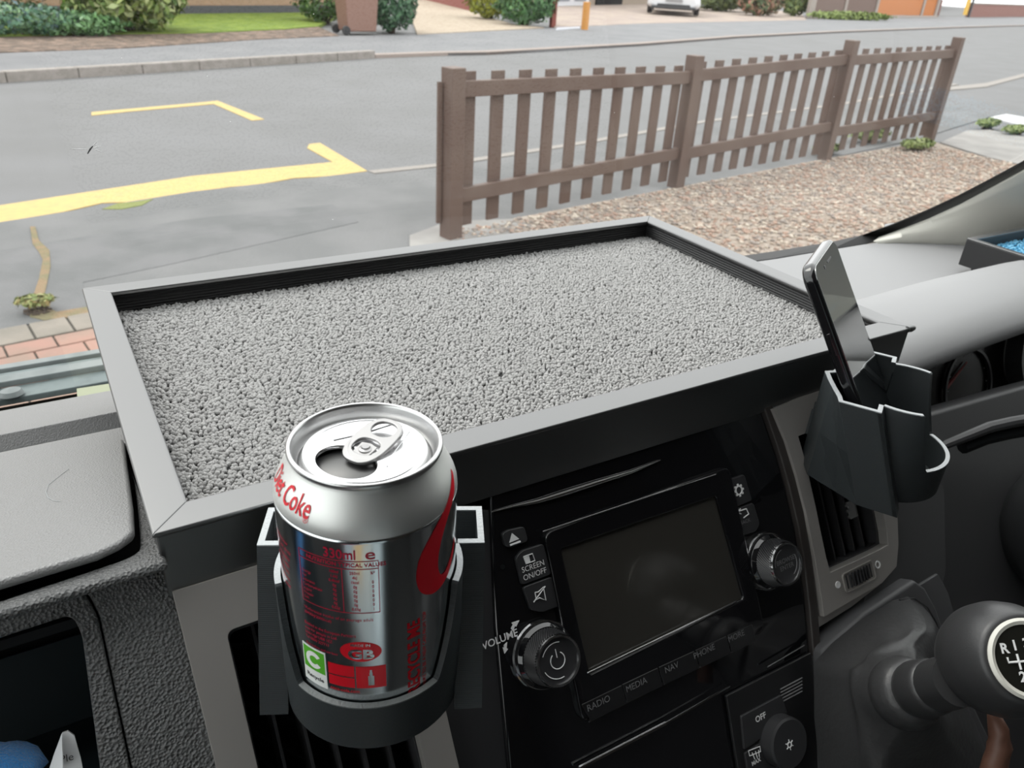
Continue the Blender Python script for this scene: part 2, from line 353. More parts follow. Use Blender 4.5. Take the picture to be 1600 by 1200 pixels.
vr = thing('air_vent', 'silver framed air vent beside the radio with thumbwheel below', 'air vent', FA.p(*fy(1300, 800), 0))
O = [fy(*p) for p in [(1198, 640), (1240, 622), (1300, 603), (1335, 645), (1370, 720), (1392, 790), (1394, 850), (1391, 884), (1368, 910), (1325, 935), (1278, 962), (1270, 905), (1260, 850), (1250, 800), (1236, 745), (1219, 690)]]
I = [fy(*p) for p in [(1238, 682), (1262, 673), (1300, 658), (1318, 651), (1352, 740), (1370, 800), (1376, 830), (1378, 850), (1360, 860), (1330, 874), (1288, 893), (1281, 868), (1274, 835), (1266, 795), (1258, 760), (1249, 720)]]
part('surround', ringprism(MB(), O, I, -.012, .005, FA), silver, vr, bevel=.002, seg=3)
part('surround_return', MB().prism([fy(*p) for p in [(1278, 955), (1325, 930), (1368, 906), (1391, 884), (1372, 915), (1330, 948), (1276, 982)]], -.02, .001, FA), silver, vr, bevel=.001)
part('vent_housing', ringprism(MB(), I, [(x * .97 + .03 * .385, y * .97 - .03 * .01) for x, y in I], -.045, -.002, FA), button_m, vr)
part('duct', MB().prism(I, -.047, -.044, FA), void, vr)
for k in range(1, 6):
    t = k / 6; top = V3(*fy(1238 + 80 * t, 682 - 31 * t)); bot = V3(*fy(1288 + 90 * t, 893 - 43 * t)); md = (top + bot) / 2 + V3(*(.002, 0)) if 0 else None
    d = .0007; mid = (V3(*fy(1260 + 94 * t, 770 - 30 * t)))
    P = [(top[0] - d, top[1]), (top[0] + d, top[1]), (mid[0] + d, mid[1]), (bot[0] + d, bot[1] + .001), (bot[0] - d, bot[1] + .001), (mid[0] - d, mid[1])]
    part('slat', MB().prism(P, -.026, -.006, FA), button_m, vr)
cl_ = fy(1325, 795, -.01)
part('slat_clip', MB().box((cl_[0], cl_[1], -.009), (.008, .012, .006), FA).box((cl_[0] - .005, cl_[1] + .004, -.009), (.004, .0015, .006), FA).box((cl_[0] - .005, cl_[1], -.009), (.004, .0015, .006), FA).box((cl_[0] - .005, cl_[1] - .004, -.009), (.004, .0015, .006), FA), mat('grey_clip', (.25, .25, .25), .5), vr, label='small grey toothed clip')
a = V3(*fy(1312, 909)); c = V3(*fy(1352, 889)); ctr = (a + c) / 2; ln = np.linalg.norm(c - a)
wf = Frame(FA.p(ctr[0], ctr[1], .001), FA.p(*c) - FA.p(*a), FA.y)
wf = Frame(wf.o, FA.p(*c) - FA.p(*a), np.cross(FA.z, wf.x))
b = MB()
for k in range(9):
    xx = (k - 4) / 9 * ln * 1.02
    sec = [(xx - ln / 22, -.004), (xx - ln / 40, .006), (xx + ln / 40, .006), (xx + ln / 22, -.004)]
    V = [wf.p(x, yy, z - abs(k - 4) ** 2 * .0001) for yy in (-.0046, .0046) for x, z in sec]
    b.add(V, [(0, 1, 2, 3), (4, 7, 6, 5), (0, 4, 5, 1), (1, 5, 6, 2), (2, 6, 7, 3), (3, 7, 4, 0)])
part('thumbwheel', b, button_m, vr, bevel=.0004)
part('wheel_slot', ringprism(MB(), rrect(-ln * .6, -.0066, ln * .6, .0066, .0025), rrect(-ln * .57, -.0060, ln * .57, .0060, .002), .002, .0050, wf), silver, vr)
d = fy(1299, 912); part('closed_mark', MB().lathe([(.0022, 0), (.0022, .0056)], Frame(FA.p(d[0], d[1]), FA.x, FA.y), 20), white_ink, vr)
d = fy(1361, 881); part('open_mark', MB().lathe([(.0026, 0), (.0026, .0056), (.0018, .0056), (.0018, 0)], Frame(FA.p(d[0], d[1]), FA.x, FA.y), 20, closed=True), white_ink, vr)

# ---------------- glossy centre fascia and radio
RT = [(766, 770), (1000, 690), (1186, 630), (1197, 660), (1214, 710), (1228, 760), (1242, 820), (1252, 880), (1261, 960), (1268, 1040), (1271, 1110), (1272, 1290), (812, 1420), (795, 1200), (775, 980)]
radio = thing('car_radio', 'gloss black van radio with a dark touchscreen and two knobs', 'radio', FA.p(.27, -.05))
part('fascia', MB().prism([fy(*p) for p in RT], -.02, 0, FA), gloss, radio, bevel=.002, seg=3)
E1 = [fy(*p) for p in RT[2:12]]; E2 = [(x + .0075 + .001 * i * (i < 4), y + .001) for i, (x, y) in enumerate(E1)]
part('edge_seal', MB().prism(E1 + E2[::-1], -.015, .003, FA), mat('dark_brown_rubber', (.035, .030, .028), .45), radio, bevel=.0012, label='dark rubber strip down the right edge')
# raised bezel round the display
S_o = rpoly([fy(845, 832), fy(1134, 728), fy(1190, 985), fy(905, 1128)], .006); S_i = rpoly([fy(872, 857), fy(1113, 775), fy(1156, 934), fy(917, 1052)], .002)
part('bezel', ringprism(MB(), S_o, S_i, -.001, .0035, FA), gloss, radio, bevel=.0012)
part('touchscreen', MB().prism(rpoly([fy(868, 853), fy(1117, 771), fy(1160, 938), fy(914, 1056)], .001), -.0005, .0016, FA), screen_m, radio)
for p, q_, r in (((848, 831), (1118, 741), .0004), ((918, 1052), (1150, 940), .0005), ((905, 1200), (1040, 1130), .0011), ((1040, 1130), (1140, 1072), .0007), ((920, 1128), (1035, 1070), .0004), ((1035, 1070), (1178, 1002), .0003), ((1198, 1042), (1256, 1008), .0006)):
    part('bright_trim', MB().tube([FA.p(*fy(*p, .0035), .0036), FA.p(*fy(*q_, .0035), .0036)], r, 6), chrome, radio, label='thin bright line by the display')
T_ = [fy(*p) for p in ((766, 799), (803, 787), (838, 779), (930, 748), (1030, 717), (1018, 726), (935, 757), (840, 787), (800, 795))]
part('top_edge_highlight', MB().tube([FA.p(*fy(*p), .001) for p in ((766, 800), (800, 791), (838, 783), (880, 770), (930, 754), (985, 737), (1030, 719))], [.0003, .0006, .0013, .0017, .0015, .0010, .0003], 12), chrome, radio, label='tapered highlight along the top edge, built as a chrome strip')  # highlight on the gloss top edge, built as an added chrome tube
def button(poly, h=.002, r=.002, name='button', M=None): return part(name, MB().prism(rpoly([fy(*p) for p in poly], r), -.001, h, FA), M or button_m, radio, bevel=.0006)
def sym(parent, lines, M=white_ink, r=.00035, h=.0023, polys=()):
    b = MB()
    for ln_ in lines: b.tube([FA.p(*fy(*p, h), h) for p in ln_], r, 5)
    for pl in polys: b.prism([fy(*p, h) for p in pl], h - .0005, h + .0002, FA)
    return part('symbol', b, M, parent)
bt = button([(782, 834), (790, 828), (817, 822), (823, 845), (796, 856), (786, 852)]); sym(bt, [[(797, 852), (813, 846)]], r=.0006, polys=[[(796, 848), (800, 833), (811, 842)]])
bt = button([(803, 872), (812, 860), (847, 849), (859, 897), (813, 914)])
sym(bt, [[(818, 870), (832, 865), (836, 876), (822, 881), (818, 870)]], polys=[[(818, 870), (826, 867), (829, 879), (822, 881)]])
tb = MB(); text_on(tb, 'SCREEN\nON/OFF', .0042, fy(834, 891, .002), FA, h=.0024, xs=.95); part('lettering', tb, white_ink, bt)
bt = button([(814, 917), (860, 900), (873, 946), (846, 956), (827, 953)])
sym(bt, [[(836, 926), (838, 937), (843, 934), (853, 938), (849, 917), (841, 925), (836, 926)], [(834, 941), (852, 916)]])
bt = button([(1128, 752), (1160, 741), (1172, 782), (1142, 794)]); g0 = V3(*fy(1154, 766, .002)); b = MB()
for k in range(8):
    a0 = k * math.pi / 4; d_ = .0034
    b.box((g0[0] + d_ * math.cos(a0), g0[1] + d_ * math.sin(a0), .0023), (.0012, .0012, .0006), FA)
b.lathe([(.0030, .0018), (.0030, .0026), (.0022, .0026), (.0022, .0018)], FA, 20, (g0[0], g0[1]), closed=True); part('symbol', b, white_ink, bt)
bt = button([(1141, 797), (1174, 785), (1184, 818), (1178, 830), (1158, 836)])
sym(bt, [[(1153, 799), (1166, 795), (1170, 803), (1162, 809)], [(1157, 795), (1152, 800), (1158, 803)]], r=.0004)
tb = MB(); text_on(tb, 'BACK', .0034, fy(1164, 815, .002), FA, h=.0024); part('lettering', tb, grey_ink, bt)
hl = fy(785, 886); part('pin_hole', MB().lathe([(.0013, -.001), (.0013, .0004)], FA, 14, hl), void, radio)
# row of mode buttons
m0 = V3(*fy(903, 1098)); mb_ = [((903, 1098), (965, 1068), (973, 1096), (918, 1124)), ((966, 1067), (1021, 1041), (1029, 1069), (974, 1095)), ((1023, 1040), (1078, 1015), (1086, 1042), (1031, 1068)), ((1080, 1014), (1128, 992), (1135, 1019), (1088, 1041)), ((1130, 991), (1168, 974), (1174, 1000), (1137, 1018))]
for wd, pl, tc_ in zip(('RADIO', 'MEDIA', 'NAV', 'PHONE', 'MORE'), mb_, ((935, 1099), (994, 1070), (1049, 1043), (1100, 1018), (1150, 994))):
    bt = button(pl, h=.0040, r=.0005, M=mat('mode_button_black', (.015, .015, .016), .3)); tb = MB(); text_on(tb, wd, .0050, fy(*tc_, .004), FA, h=.0043); part('lettering', tb, grey_ink, bt)
tb = MB(); text_on(tb, 'VOLUME', .0054, fy(781, 999), FA, h=.0004, weight=.00008); tb.prism([fy(*p) for p in ((798, 982), (801, 976), (799, 973), (811, 969), (806, 979), (804, 978), (801, 986))], 0, .0005, FA)
tb.prism([fy(*p) for p in ((787, 1008), (792, 1003), (791, 1012), (793, 1014), (788, 1021), (785, 1011), (787, 1012))], 0, .0005, FA)
part('volume_marking', tb, white_ink, radio)
def knob(cx, cy, capx, capy, R, texts, name):
    c = fy(cx, cy); fr = Frame(FA.p(c[0], c[1]), FA.x, FA.y)
    k = part('knob', MB().lathe([(R * .93, 0), (R * .93, .005), (R * .82, .007), (R * .80, .007)], fr, 64), gloss, radio, bevel=.0003)
    part('chrome_ring', MB().lathe([(R, 0), (R, .002), (R * .97, .0032), (R * .93, .0032), (R * .91, 0)], fr, 64, closed=True), chrome, k)
    # knurled barrel
    b = MB(); n = 120; rows = []
    for z in np.linspace(.004, .017, 14):
        rows.append([fr.p((R * .80 + .0005 * ((j + int(z * 1000)) % 2) - (z - .004) * .12) * math.cos(2 * math.pi * j / n), (R * .80 + .0005 * ((j + int(z * 1000)) % 2) - (z - .004) * .12) * math.sin(2 * math.pi * j / n), z) for j in range(n)])
    b.grid(rows, close=True); part('knurled_grip', b, button_m, k)
    part('cap_ring', MB().lathe([(R * .73, .016), (R * .70, .0182), (R * .64, .0182), (R * .62, .016)], fr, 64, closed=True), chrome, k)
    part('cap', MB().lathe([(R * .65, .0150), (R * .63, .0168), (R * .45, .0165), (0, .0163)], fr, 48), button_m, k, smooth=True)
    b = MB()
    for a0 in (100, -60) if texts else (70, 200):
        b.tube([fr.p(R * .5 * math.cos(math.radians(a0 + t)), R * .5 * math.sin(math.radians(a0 + t)), .0168) for t in range(0, 90, 10)], .00025, 4)
    if texts: text_on(b, texts, .0040, (0, 0), fr, h=.0170); part('lettering', b, grey_ink, k)
    else:
        b.tube([fr.p(.0042 * math.cos(math.radians(t)), .0042 * math.sin(math.radians(t)), .0168) for t in range(125, 416, 10)], .0003, 4); b.tube([fr.p(0, .0015, .0168), fr.p(0, .0058, .0168)], .0003, 4)
        part('power_symbol', b, white_ink, k)
    return k
knob(846, 1021, 866, 1030, .0182, None, 'v'); knob(1196, 876, 1210, 877, .0182, 'BROWSE\nENTER', 'b')

# ---------------- climate panel below
clim = thing('climate_panel', 'dark climate control panel below the radio with OFF button', 'control panel', FA.p(*fy(1200, 1130), 0))
part('panel', MB().prism([fy(*p) for p in ((1130, 1085), (1262, 1018), (1270, 1120), (1275, 1300), (1170, 1340))], .0005, .003, FA), mat('climate_black', (.014, .014, .015), .35), clim, bevel=.0008)
b = MB()
for k in range(5): b.tube([FA.p(*fy(1219, 1077 + 5.2 * k, .003), .0032), FA.p(*fy(1253, 1059 + 5.2 * k, .003), .0032)], .0004, 5)
part('grille', b, grey_ink, clim)
ob = part('button', MB().prism(rpoly([fy(*p) for p in ((1150, 1116), (1213, 1083), (1222, 1110), (1205, 1135), (1155, 1168))], .001), .002, .0045, FA), button_m, clim, bevel=.0005)
tb = MB(); text_on(tb, 'OFF', .0050, fy(1188, 1121, .0045), FA, h=.0048, weight=.0001); part('lettering', tb, white_ink, ob)
ob = part('button', MB().prism(rpoly([fy(*p) for p in ((1156, 1173), (1204, 1142), (1206, 1180), (1220, 1230), (1168, 1250))], .001), .002, .0045, FA), button_m, clim, bevel=.0005)
tb = MB(); text_on(tb, 'MAX', .0034, fy(1181, 1190, .0045), FA, h=.0048, weight=.0001)
for ln_ in ([(1171, 1181), (1169, 1173), (1187, 1166), (1188, 1174), (1171, 1181)], [(1175, 1176), (1179, 1186)], [(1180, 1174), (1183, 1184)], [(1185, 1172), (1186, 1182)]): tb.tube([FA.p(*fy(*p, .0045), .0047) for p in ln_], .0003, 4)
part('lettering', tb, white_ink, ob)
kc = fy(1229, 1160, .01); kf = Frame(FA.p(kc[0], kc[1]), FA.x, FA.y)
kb = part('dial', MB().lathe([(.0155, .002), (.015, .012), (.0138, .013), (0, .013)], kf, 64), button_m, clim, smooth=True)
b = MB()
for k in range(6): a0 = k * math.pi / 3 + .5; b.tube([kf.p(.0012 * math.cos(a0) - .001, .0012 * math.sin(a0), .0133), kf.p(.0032 * math.cos(a0) - .001, .0032 * math.sin(a0), .0133)], .0003, 4)
b.lathe([(.0018, .0130), (.0018, .0135), (.0013, .0135), (.0013, .0130)], kf, 12, (-.001, 0), closed=True)
part('snowflake_symbol', b, white_ink, kb)
part('console_side', MB().prism([fy(*p) for p in ((640, 835), (785, 792), (840, 1500), (742, 1500))], -.02, -.003, FA), button_m, radio)

# ================================================================== MAIN TRAY
K = 1.04
x0, x1 = .0118, .5050; y0, y1 = .2785, .5640; zt = -.208; lip = .0150; zb = -.2435
tray = thing('dash_tray', 'large shallow black tray with grey carpet on top of the dashboard', 'tray', ((x0 + x1) / 2, (y0 + y1) / 2, zb))
def member(P, Q, inn, name='frame_rail'):
    # mitred L-shaped rail from P to Q; inn = inward unit normal
    P = V3(*P); Q = V3(*Q); d = unit(Q - P); inn = V3(*inn); L_ = np.linalg.norm(Q - P)
    prof = [(0, zb), (0, zt - .003), (-.0016, zt - .0022), (-.0016, zt - .0006), (-.0006, zt), (lip - .0008, zt + .0004), (lip, zt - .0004), (lip, zt - .0025), (.004, zt - .004), (.004, zb)]
    n = len(prof); V = []
    for E, s in ((P, 1), (Q, -1)):
        for w, z in prof: V.append(np.append(E + inn * w + d * s * w, z))
    F = [tuple(range(n)), tuple(range(n, 2 * n))[::-1]] + [(i, n + i, n + (i + 1) % n, (i + 1) % n) for i in range(n)]
    return part(name, MB().add(V, F), black_pvc, tray, bevel=.0006)
member((x0, y0), (x1, y0), (0, 1)); member((x1, y0), (x1, y1), (-1, 0)); member((x1, y1), (x0, y1), (0, -1)); member((x0, y1), (x0, y0), (1, 0))
e = MB().lathe([(.0022, -.004), (.0026, 0), (.002, .003)], Frame((x1 + .0005, y0 - .0004, zt - .0012), (0, 1, 0), (0, 0, 1)), 14); part('corner_cap', e, black_pvc, tray, smooth=True)
# ribbed inner liner walls
def liner_wall(P, Q, inn, name='inner_liner'):
    P = V3(*P); Q = V3(*Q); inn = V3(*inn); rows = []
    n = 26
    for k in range(n + 1):
        z = zt - .003 - (zt - .003 - (zb + .004)) * k / n; w = lip - .003 + (.0008 if k % 2 else 0) - (.003 * k / n)
        rows.append([np.append(P + inn * w, z), np.append(Q + inn * w, z)])
    return part(name, MB().grid(rows), ribbed, tray, fixn=False)
liner_wall((x0, y1), (x1, y1), (0, -1)); liner_wall((x1, y0), (x1, y1), (-1, 0)); liner_wall((x0, y0), (x0, y1), (1, 0)); liner_wall((x0, y0), (x1, y0), (0, 1))
part('tray_floor', MB().box(((x0 + x1) / 2, (y0 + y1) / 2, zb + .003), (x1 - x0 - .006, y1 - y0 - .006, .004)), ribbed, tray)
# carpet: a dense field of small loops
zc = -.2235
def blobs(name, C, S, R, M, parent=None, base=None, **k):
    # base octahedron-sphere scaled S, rotated about z by R
    t = bmesh.new(); bmesh.ops.create_icosphere(t, subdivisions=1, radius=1); bv = np.array([v.co[:] for v in t.verts]); bf = np.array([[v.index for v in f.verts] for f in t.faces]); t.free()
    N = len(C); nv = len(bv)
    v = bv[None] * S[:, None, :]
    c, s = np.cos(R), np.sin(R)
    x = v[:, :, 0] * c[:, None] - v[:, :, 1] * s[:, None]; y = v[:, :, 0] * s[:, None] + v[:, :, 1] * c[:, None]
    v = np.stack([x, y, v[:, :, 2]], 2) + C[:, None, :]
    f = (bf[None] + (np.arange(N) * nv)[:, None, None]).reshape(-1, 3)
    me = bpy.data.meshes.new(name); me.vertices.add(N * nv); me.vertices.foreach_set('co', v.reshape(-1).astype(np.float32))
    me.loops.add(f.size); me.loops.foreach_set('vertex_index', f.reshape(-1).astype(np.int32)); me.polygons.add(len(f))
    me.polygons.foreach_set('loop_start', (np.arange(len(f)) * 3).astype(np.int32)); me.update(calc_edges=True); me.validate()
    me.shade_smooth()
    if base is not None: base(me)
    return part(name, me, M, parent, fixn=False, **k)
sp = .0023; nx = int((x1 - x0 - .016) / sp); ny = int((y1 - y0 - .014) / (sp * .82))
gx, gy = np.meshgrid(np.arange(nx), np.arange(ny)); gx = gx.ravel().astype(float); gy = gy.ravel().astype(float)
C = np.stack([x0 + .0085 + (gx + .5 * (gy % 2)) * sp, y0 + .0075 + gy * sp * .82, np.full(len(gx), zc - .0018)], 1) + RNG.normal(size=(len(gx), 3)) * [.00055, .00045, .0004]
S = np.stack([RNG.uniform(.0012, .0020, len(C)), RNG.uniform(.0008, .0012, len(C)), RNG.uniform(.0015, .0022, len(C))], 1)
carpet_m = mat('grey_carpet_yarn', (.43, .425, .42), .95, spec=.1, bump=('n', 2600, 1, .0006), vary=(900, (.54, .535, .53), 2, .4, .6))
cp = blobs('carpet_pile', C, S, RNG.uniform(-.9, .9, len(C)), carpet_m, tray); cp['kind'] = 'stuff'; cp['label'] = 'mid grey loop carpet lining'
part('carpet_backing', MB().box(((x0 + x1) / 2, (y0 + y1) / 2, zc - .0065), (x1 - x0 - .010, y1 - y0 - .010, .007)), mat('carpet_backing', (.045, .045, .045), .95), tray)
# loose fibres
for k in range(6):
    ff = MB()
    a = V3(random.uniform(.03, .2), random.uniform(.29, .36), zc + .0008); an = random.uniform(0, 6.28)
    ff.tube([a + V3(math.cos(an + t * .3) * .0014 * t, math.sin(an + t * .3) * .0014 * t, .0004 * (t % 2)) for t in range(8)], .00008, 4)
    part('loose_fibre', ff, print_rim, tray)

# ================================================================== DRINK HOLDERS
def holder(C, yaw, zr, sc, label, name, back):
    u = V3(math.sin(math.radians(yaw)), -math.cos(math.radians(yaw)), 0); w = V3(math.cos(math.radians(yaw)), math.sin(math.radians(yaw)), 0)
    h = thing(name, label, 'cup holder', (C[0], C[1], zr - .066 * sc), 'printed clip-on holders')
    P = lambda a, b, z: V3(C[0], C[1], 0) + (w * a + u * b) * sc * .001 + V3(0, 0, zr + z * sc * .001)
    t = 2.6
    # box section: outline (w, u) of the outer face, left ring junction -> back -> right ring junction
    ro = 36.0
    jx = 34.2; ju = -10
    path = [(-jx, ju), (-45, ju), (-45, -34)] + back + [(45, -34), (45, ju), (jx, ju)]
    n = len(path)
    def offs(path, d):
        out = []
        for i in range(len(path)):
            p = V3(*path[i]); a = V3(*path[max(0, i - 1)]); b = V3(*path[min(len(path) - 1, i + 1)])
            ds = [unit(x) for x in (p - a, b - p) if np.linalg.norm(x) > 0]
            nn = [V3(-x[1], x[0]) for x in ds]; q = unit(sum(nn)); k = d / max(.5, q @ nn[0]); out.append(tuple(p + q * k))
        return out
    # inner side: towards ring centre.  path runs left->right along the back, interior is at +u
    inner = offs(path, -t) 
    c = np.mean(inner, 0)
    if abs(inner[len(inner) // 2][1]) > abs(path[len(path) // 2][1]): inner = offs(path, t)
    H = 66
    shear = lambda p, z: (p[0], p[1] + (-z) * .40 * min(1, max(0, (abs(p[0]) - 34.5) / 6)))
    rows = []
    for L_, zz in ((path, -H), (path, -H * .5), (path, -.6), (inner, -.6), (inner, -H * .5), (inner, -H)):
        rows.append([P(*shear(p, zz), zz) for p in L_])
    rows.append(rows[0])
    b = MB().grid(rows); b.add(rows[0] and [r[0] for r in rows[:6]] , [(0, 1, 2, 3, 4, 5)]); b.add([r[-1] for r in rows[:6]], [(5, 4, 3, 2, 1, 0)])
    part('back_frame', b, print_m, h)
    b = MB().grid([[P(*p, -.6) for p in path], [P(*p, 0) for p in path], [P(*p, 0) for p in inner], [P(*p, -.6) for p in inner]])
    part('top_layer', b, print_rim, h, label='pale rough top edge')
    # flanges left and right: solid plates facing outward
    for s in (-1, 1):
        zz = [0, -H]
        V = []
        for z in (-.6, -H):
            for a, bb in ((jx - .5, ju - t), (45, ju - t), (45, ju), (jx - .5, ju)): q = shear((45, bb), z); V.append(P(s * a, q[1], z))
        b = MB().add(V, [(0, 1, 2, 3), (7, 6, 5, 4), (0, 4, 5, 1), (1, 5, 6, 2), (2, 6, 7, 3), (3, 7, 4, 0)]); part('side_flange', b, print_m, h)
    # cylinder wall with low front
    na = 120; a0 = math.degrees(math.asin(ju / ro)); rows_o = [[] for _ in range(4)]
    def ztop(a):
        uu = ro * math.sin(a)
        if uu < 13: return -.0
        if uu < 24: return -39.5 * ((uu - 13) / 11) ** .8
        return -39.5
    ctop = MB(); wall = MB(); A_ = np.radians(np.linspace(a0, 180 - a0, na)); R1, R2 = ro, ro - 2.4
    W_ = [[], [], [], []]; T_ = [[], [], [], []]
    for a in A_:
        z = ztop(a); ca, sa = math.cos(a), math.sin(a)
        W_[0].append(P(R1 * ca, R1 * sa, -60.5)); W_[1].append(P(R1 * ca, R1 * sa, z - .6)); W_[2].append(P(R2 * ca, R2 * sa, z - .6)); W_[3].append(P(R2 * ca, R2 * sa, -60.5))
        T_[0].append(P(R1 * ca, R1 * sa, z - .6)); T_[1].append(P(R1 * ca, R1 * sa, z)); T_[2].append(P(R2 * ca, R2 * sa, z)); T_[3].append(P(R2 * ca, R2 * sa, z - .6))
    W_.append(W_[0]); wall.grid(W_)
    part('cup_wall', wall, print_m, h, smooth=True)
    zz_ = [ztop(a) for a in A_]; hi = [i for i, q_ in enumerate(zz_) if q_ == 0]; lo_ = [i for i, q_ in enumerate(zz_) if q_ < -39.4]
    mid_ = len(A_) // 2
    for idx, nm in ((range(0, 1 + max(i for i in hi if i < mid_)), 'top_layer'), (range(min(lo_), max(lo_) + 1), 'front_lip'), (range(min(i for i in hi if i > mid_), len(A_)), 'top_layer')):
        part(nm, MB().grid([[T_[r_][i] for i in idx] for r_ in range(4)]), print_rim if nm != 'front_lip' or yaw > 0 else mat('front_lip_shaded', (.16, .17, .17), .45, bump=('n', 900, .8, .0006)), h)  # the can's shade on the left lip is put into a darker grey
    for r_ in ([i for i in range(mid_) if i >= max(k for k in hi if k < mid_) and i <= min(lo_)], [i for i in range(mid_, len(A_)) if i <= min(k for k in hi if k > mid_) and i >= max(lo_)]):
        part('cut_edge', MB().grid([[T_[q_][i] for i in r_] for q_ in range(4)]), print_m, h)
    # rear half of cup below + floor
    rr = [[], []]
    for a in np.radians(np.linspace(180 - a0, 360 + a0, 40)):
        rr[0].append(P(R1 * math.cos(a), max(R1 * math.sin(a), -33.5), -60.5)); rr[1].append(P(R1 * math.cos(a), max(R1 * math.sin(a), -33.5), -45))
    b = MB(); fl = [P(R1 * math.cos(a), max(-33.5, R1 * math.sin(a)), z) for z in (-62.5, -60.3) for a in np.linspace(0, 2 * math.pi, 64, endpoint=False)]
    b.add(fl, [tuple(range(64))[::-1], tuple(range(64, 128))] + [(i, (i + 1) % 64, 64 + (i + 1) % 64, 64 + i) for i in range(64)])
    part('cup_floor', b, print_m, h)
    # clip that grips the vent slat
    b = MB()
    for a in (-6, 6):
        q = [P(a + da, ub, z) for z in (-30, -48) for da, ub in ((-1.2, -34), (1.2, -34), (1.2, -50), (-1.2, -50))]
        b.add(q, [(0, 1, 2, 3), (7, 6, 5, 4), (0, 4, 5, 1), (1, 5, 6, 2), (2, 6, 7, 3), (3, 7, 4, 0)])
    part('vent_clip', b, print_m, h)
    return h, P
CC = (.0808, .2216)
h1, P1 = holder(CC, -26, -.2065, 1.0, 'black printed holder clipped to the left vent, gripping the silver drink can', 'cup_holder', [(0, -34.2)])
CP = (.4256, .2248)
h2, P2 = holder(CP, 30, -.2113, .965, 'black printed holder clipped to the right vent with the phone inside', 'cup_holder', [(-38, -36), (-28, -40.5), (-17, -45), (-7, -48.5), (-3, -44), (4, -42.5), (40, -37)])

# ================================================================== DRINK CAN
ZB = -.2668
can = thing('drink_can', 'opened silver 330ml drink can with red lettering in the left holder', 'can', (CC[0], CC[1], ZB))
cf = Frame((CC[0], CC[1], ZB), (1, 0, 0), (0, 1, 0))
R = .0330
body = [(.0, .006), (.020, .005), (.0235, .001), (.025, 0), (.027, .0015), (.0305, .007), (.0325, .0105), (R, .014)] + [(R, z) for z in np.linspace(.02, .096, 12)] + [(R, .0978), (.0328, .1000), (.0322, .1020), (.0313, .1042), (.0302, .1063), (.0290, .1084), (.0280, .1103), (.0271, .1120), (.0266, .1131), (.0265, .1138)]
part('body', MB().lathe([p for p in body if p[1] <= .0985], cf, 128), can_m, can, smooth='all', label='mirror-like silver body with red printing')
sh_prof = [p for p in body if p[1] >= .0975 and p[0] > .02]
b = MB().lathe(sh_prof + [(.0262, .1138)], cf, 128); b.f = [f for f in b.f if len(f) == 4]
part('shoulder', b, alu_satin, can, smooth='all', label='satin silver shoulder')
RZ = lambda z: np.interp(z, [p[1] for p in body[7:]], [p[0] for p in body[7:]])
b = MB().lathe([(.0262, .1132), (.0271, .1136), (.0275, .1146), (.0274, .1156), (.0266, .1162), (.0259, .1158), (.0256, .1148), (.0246, .1105), (.0242, .1092), (.0236, .1086), (.0230, .1092), (.0226, .1106), (.0222, .1117), (.0218, .1119)], cf, 128); b.f = [f for f in b.f if len(f) == 4]
part('rim', b, mat('rim_aluminium', (.55, .55, .55), .3, metal=1), can, smooth='all')
# lid panel with the mouth opening (grid with a hole)
mc = V3(-.0085, -.0068); ma = math.radians(60)            # mouth centre (towards lower left of the photo)
dirm = unit(V3(-.90, -.42)); mc = dirm * .0098
hole = []
for a in np.linspace(0, 2 * math.pi, 64, endpoint=False):
    p = V3(math.cos(a) * .0088, math.sin(a) * .0118); perp = V3(-dirm[1], dirm[0])
    q = mc + dirm * p[0] + perp * p[1]; hole.append(q)
outer = []
for q in hole:
    d = unit(q - mc); bq = 2 * mc @ d; cq = mc @ mc - .0219 ** 2; t = (-bq + math.sqrt(bq * bq - 4 * cq)) / 2; outer.append(mc + d * t)
rows = []
for t in (0, .03, .12, .35, .7, 1): rows.append([cf.p(*(h_ * (1 - t) + o_ * t), .1119 - (.0006 if t == 0 else 0)) for h_, o_ in zip(hole, outer)])
rows.insert(0, [cf.p(*h_, .1106) for h_ in hole])
part('lid', MB().grid(rows, close=True), alu, can, smooth=True)
# raised crease lines on the lid
b = MB(); perp = V3(-dirm[1], dirm[0])
for s in (-1, 1): b.tube([cf.p(*(dirm * -.019 + perp * s * .004), .1119), cf.p(*(dirm * -.006 + perp * s * .0085), .1119), cf.p(*(dirm * .003 + perp * s * .0130), .1119)], .00035, 6)
b.tube([cf.p(*(V3(math.cos(a), math.sin(a)) * .0203), .1119) for a in np.linspace(0, 2 * math.pi, 72, endpoint=False)], .0003, 5, closed=True)
part('lid_crease', b, alu, can, smooth=True)
# flap pushed inside
tf = Frame(cf.p(*(mc - dirm * .003), .1030), unit(np.append(dirm, -2.2)), np.append(perp, 0))
part('flap', MB().prism([(.007 * math.cos(a), .009 * math.sin(a)) for a in np.linspace(0, 2 * math.pi, 32, endpoint=False)], 0, .0004, tf), mat('flap_alu', (.30, .30, .30), .3, metal=1), can)
part('interior', MB().lathe([(.0310, .02), (.0318, .06), (.0318, .092), (.0290, .104), (.0262, .109)], cf, 64), mat('dark_can_inside', (.10, .10, .10), .35, metal=.6), can, smooth='all')
bb = bpy.data.objects[-1] if False else None
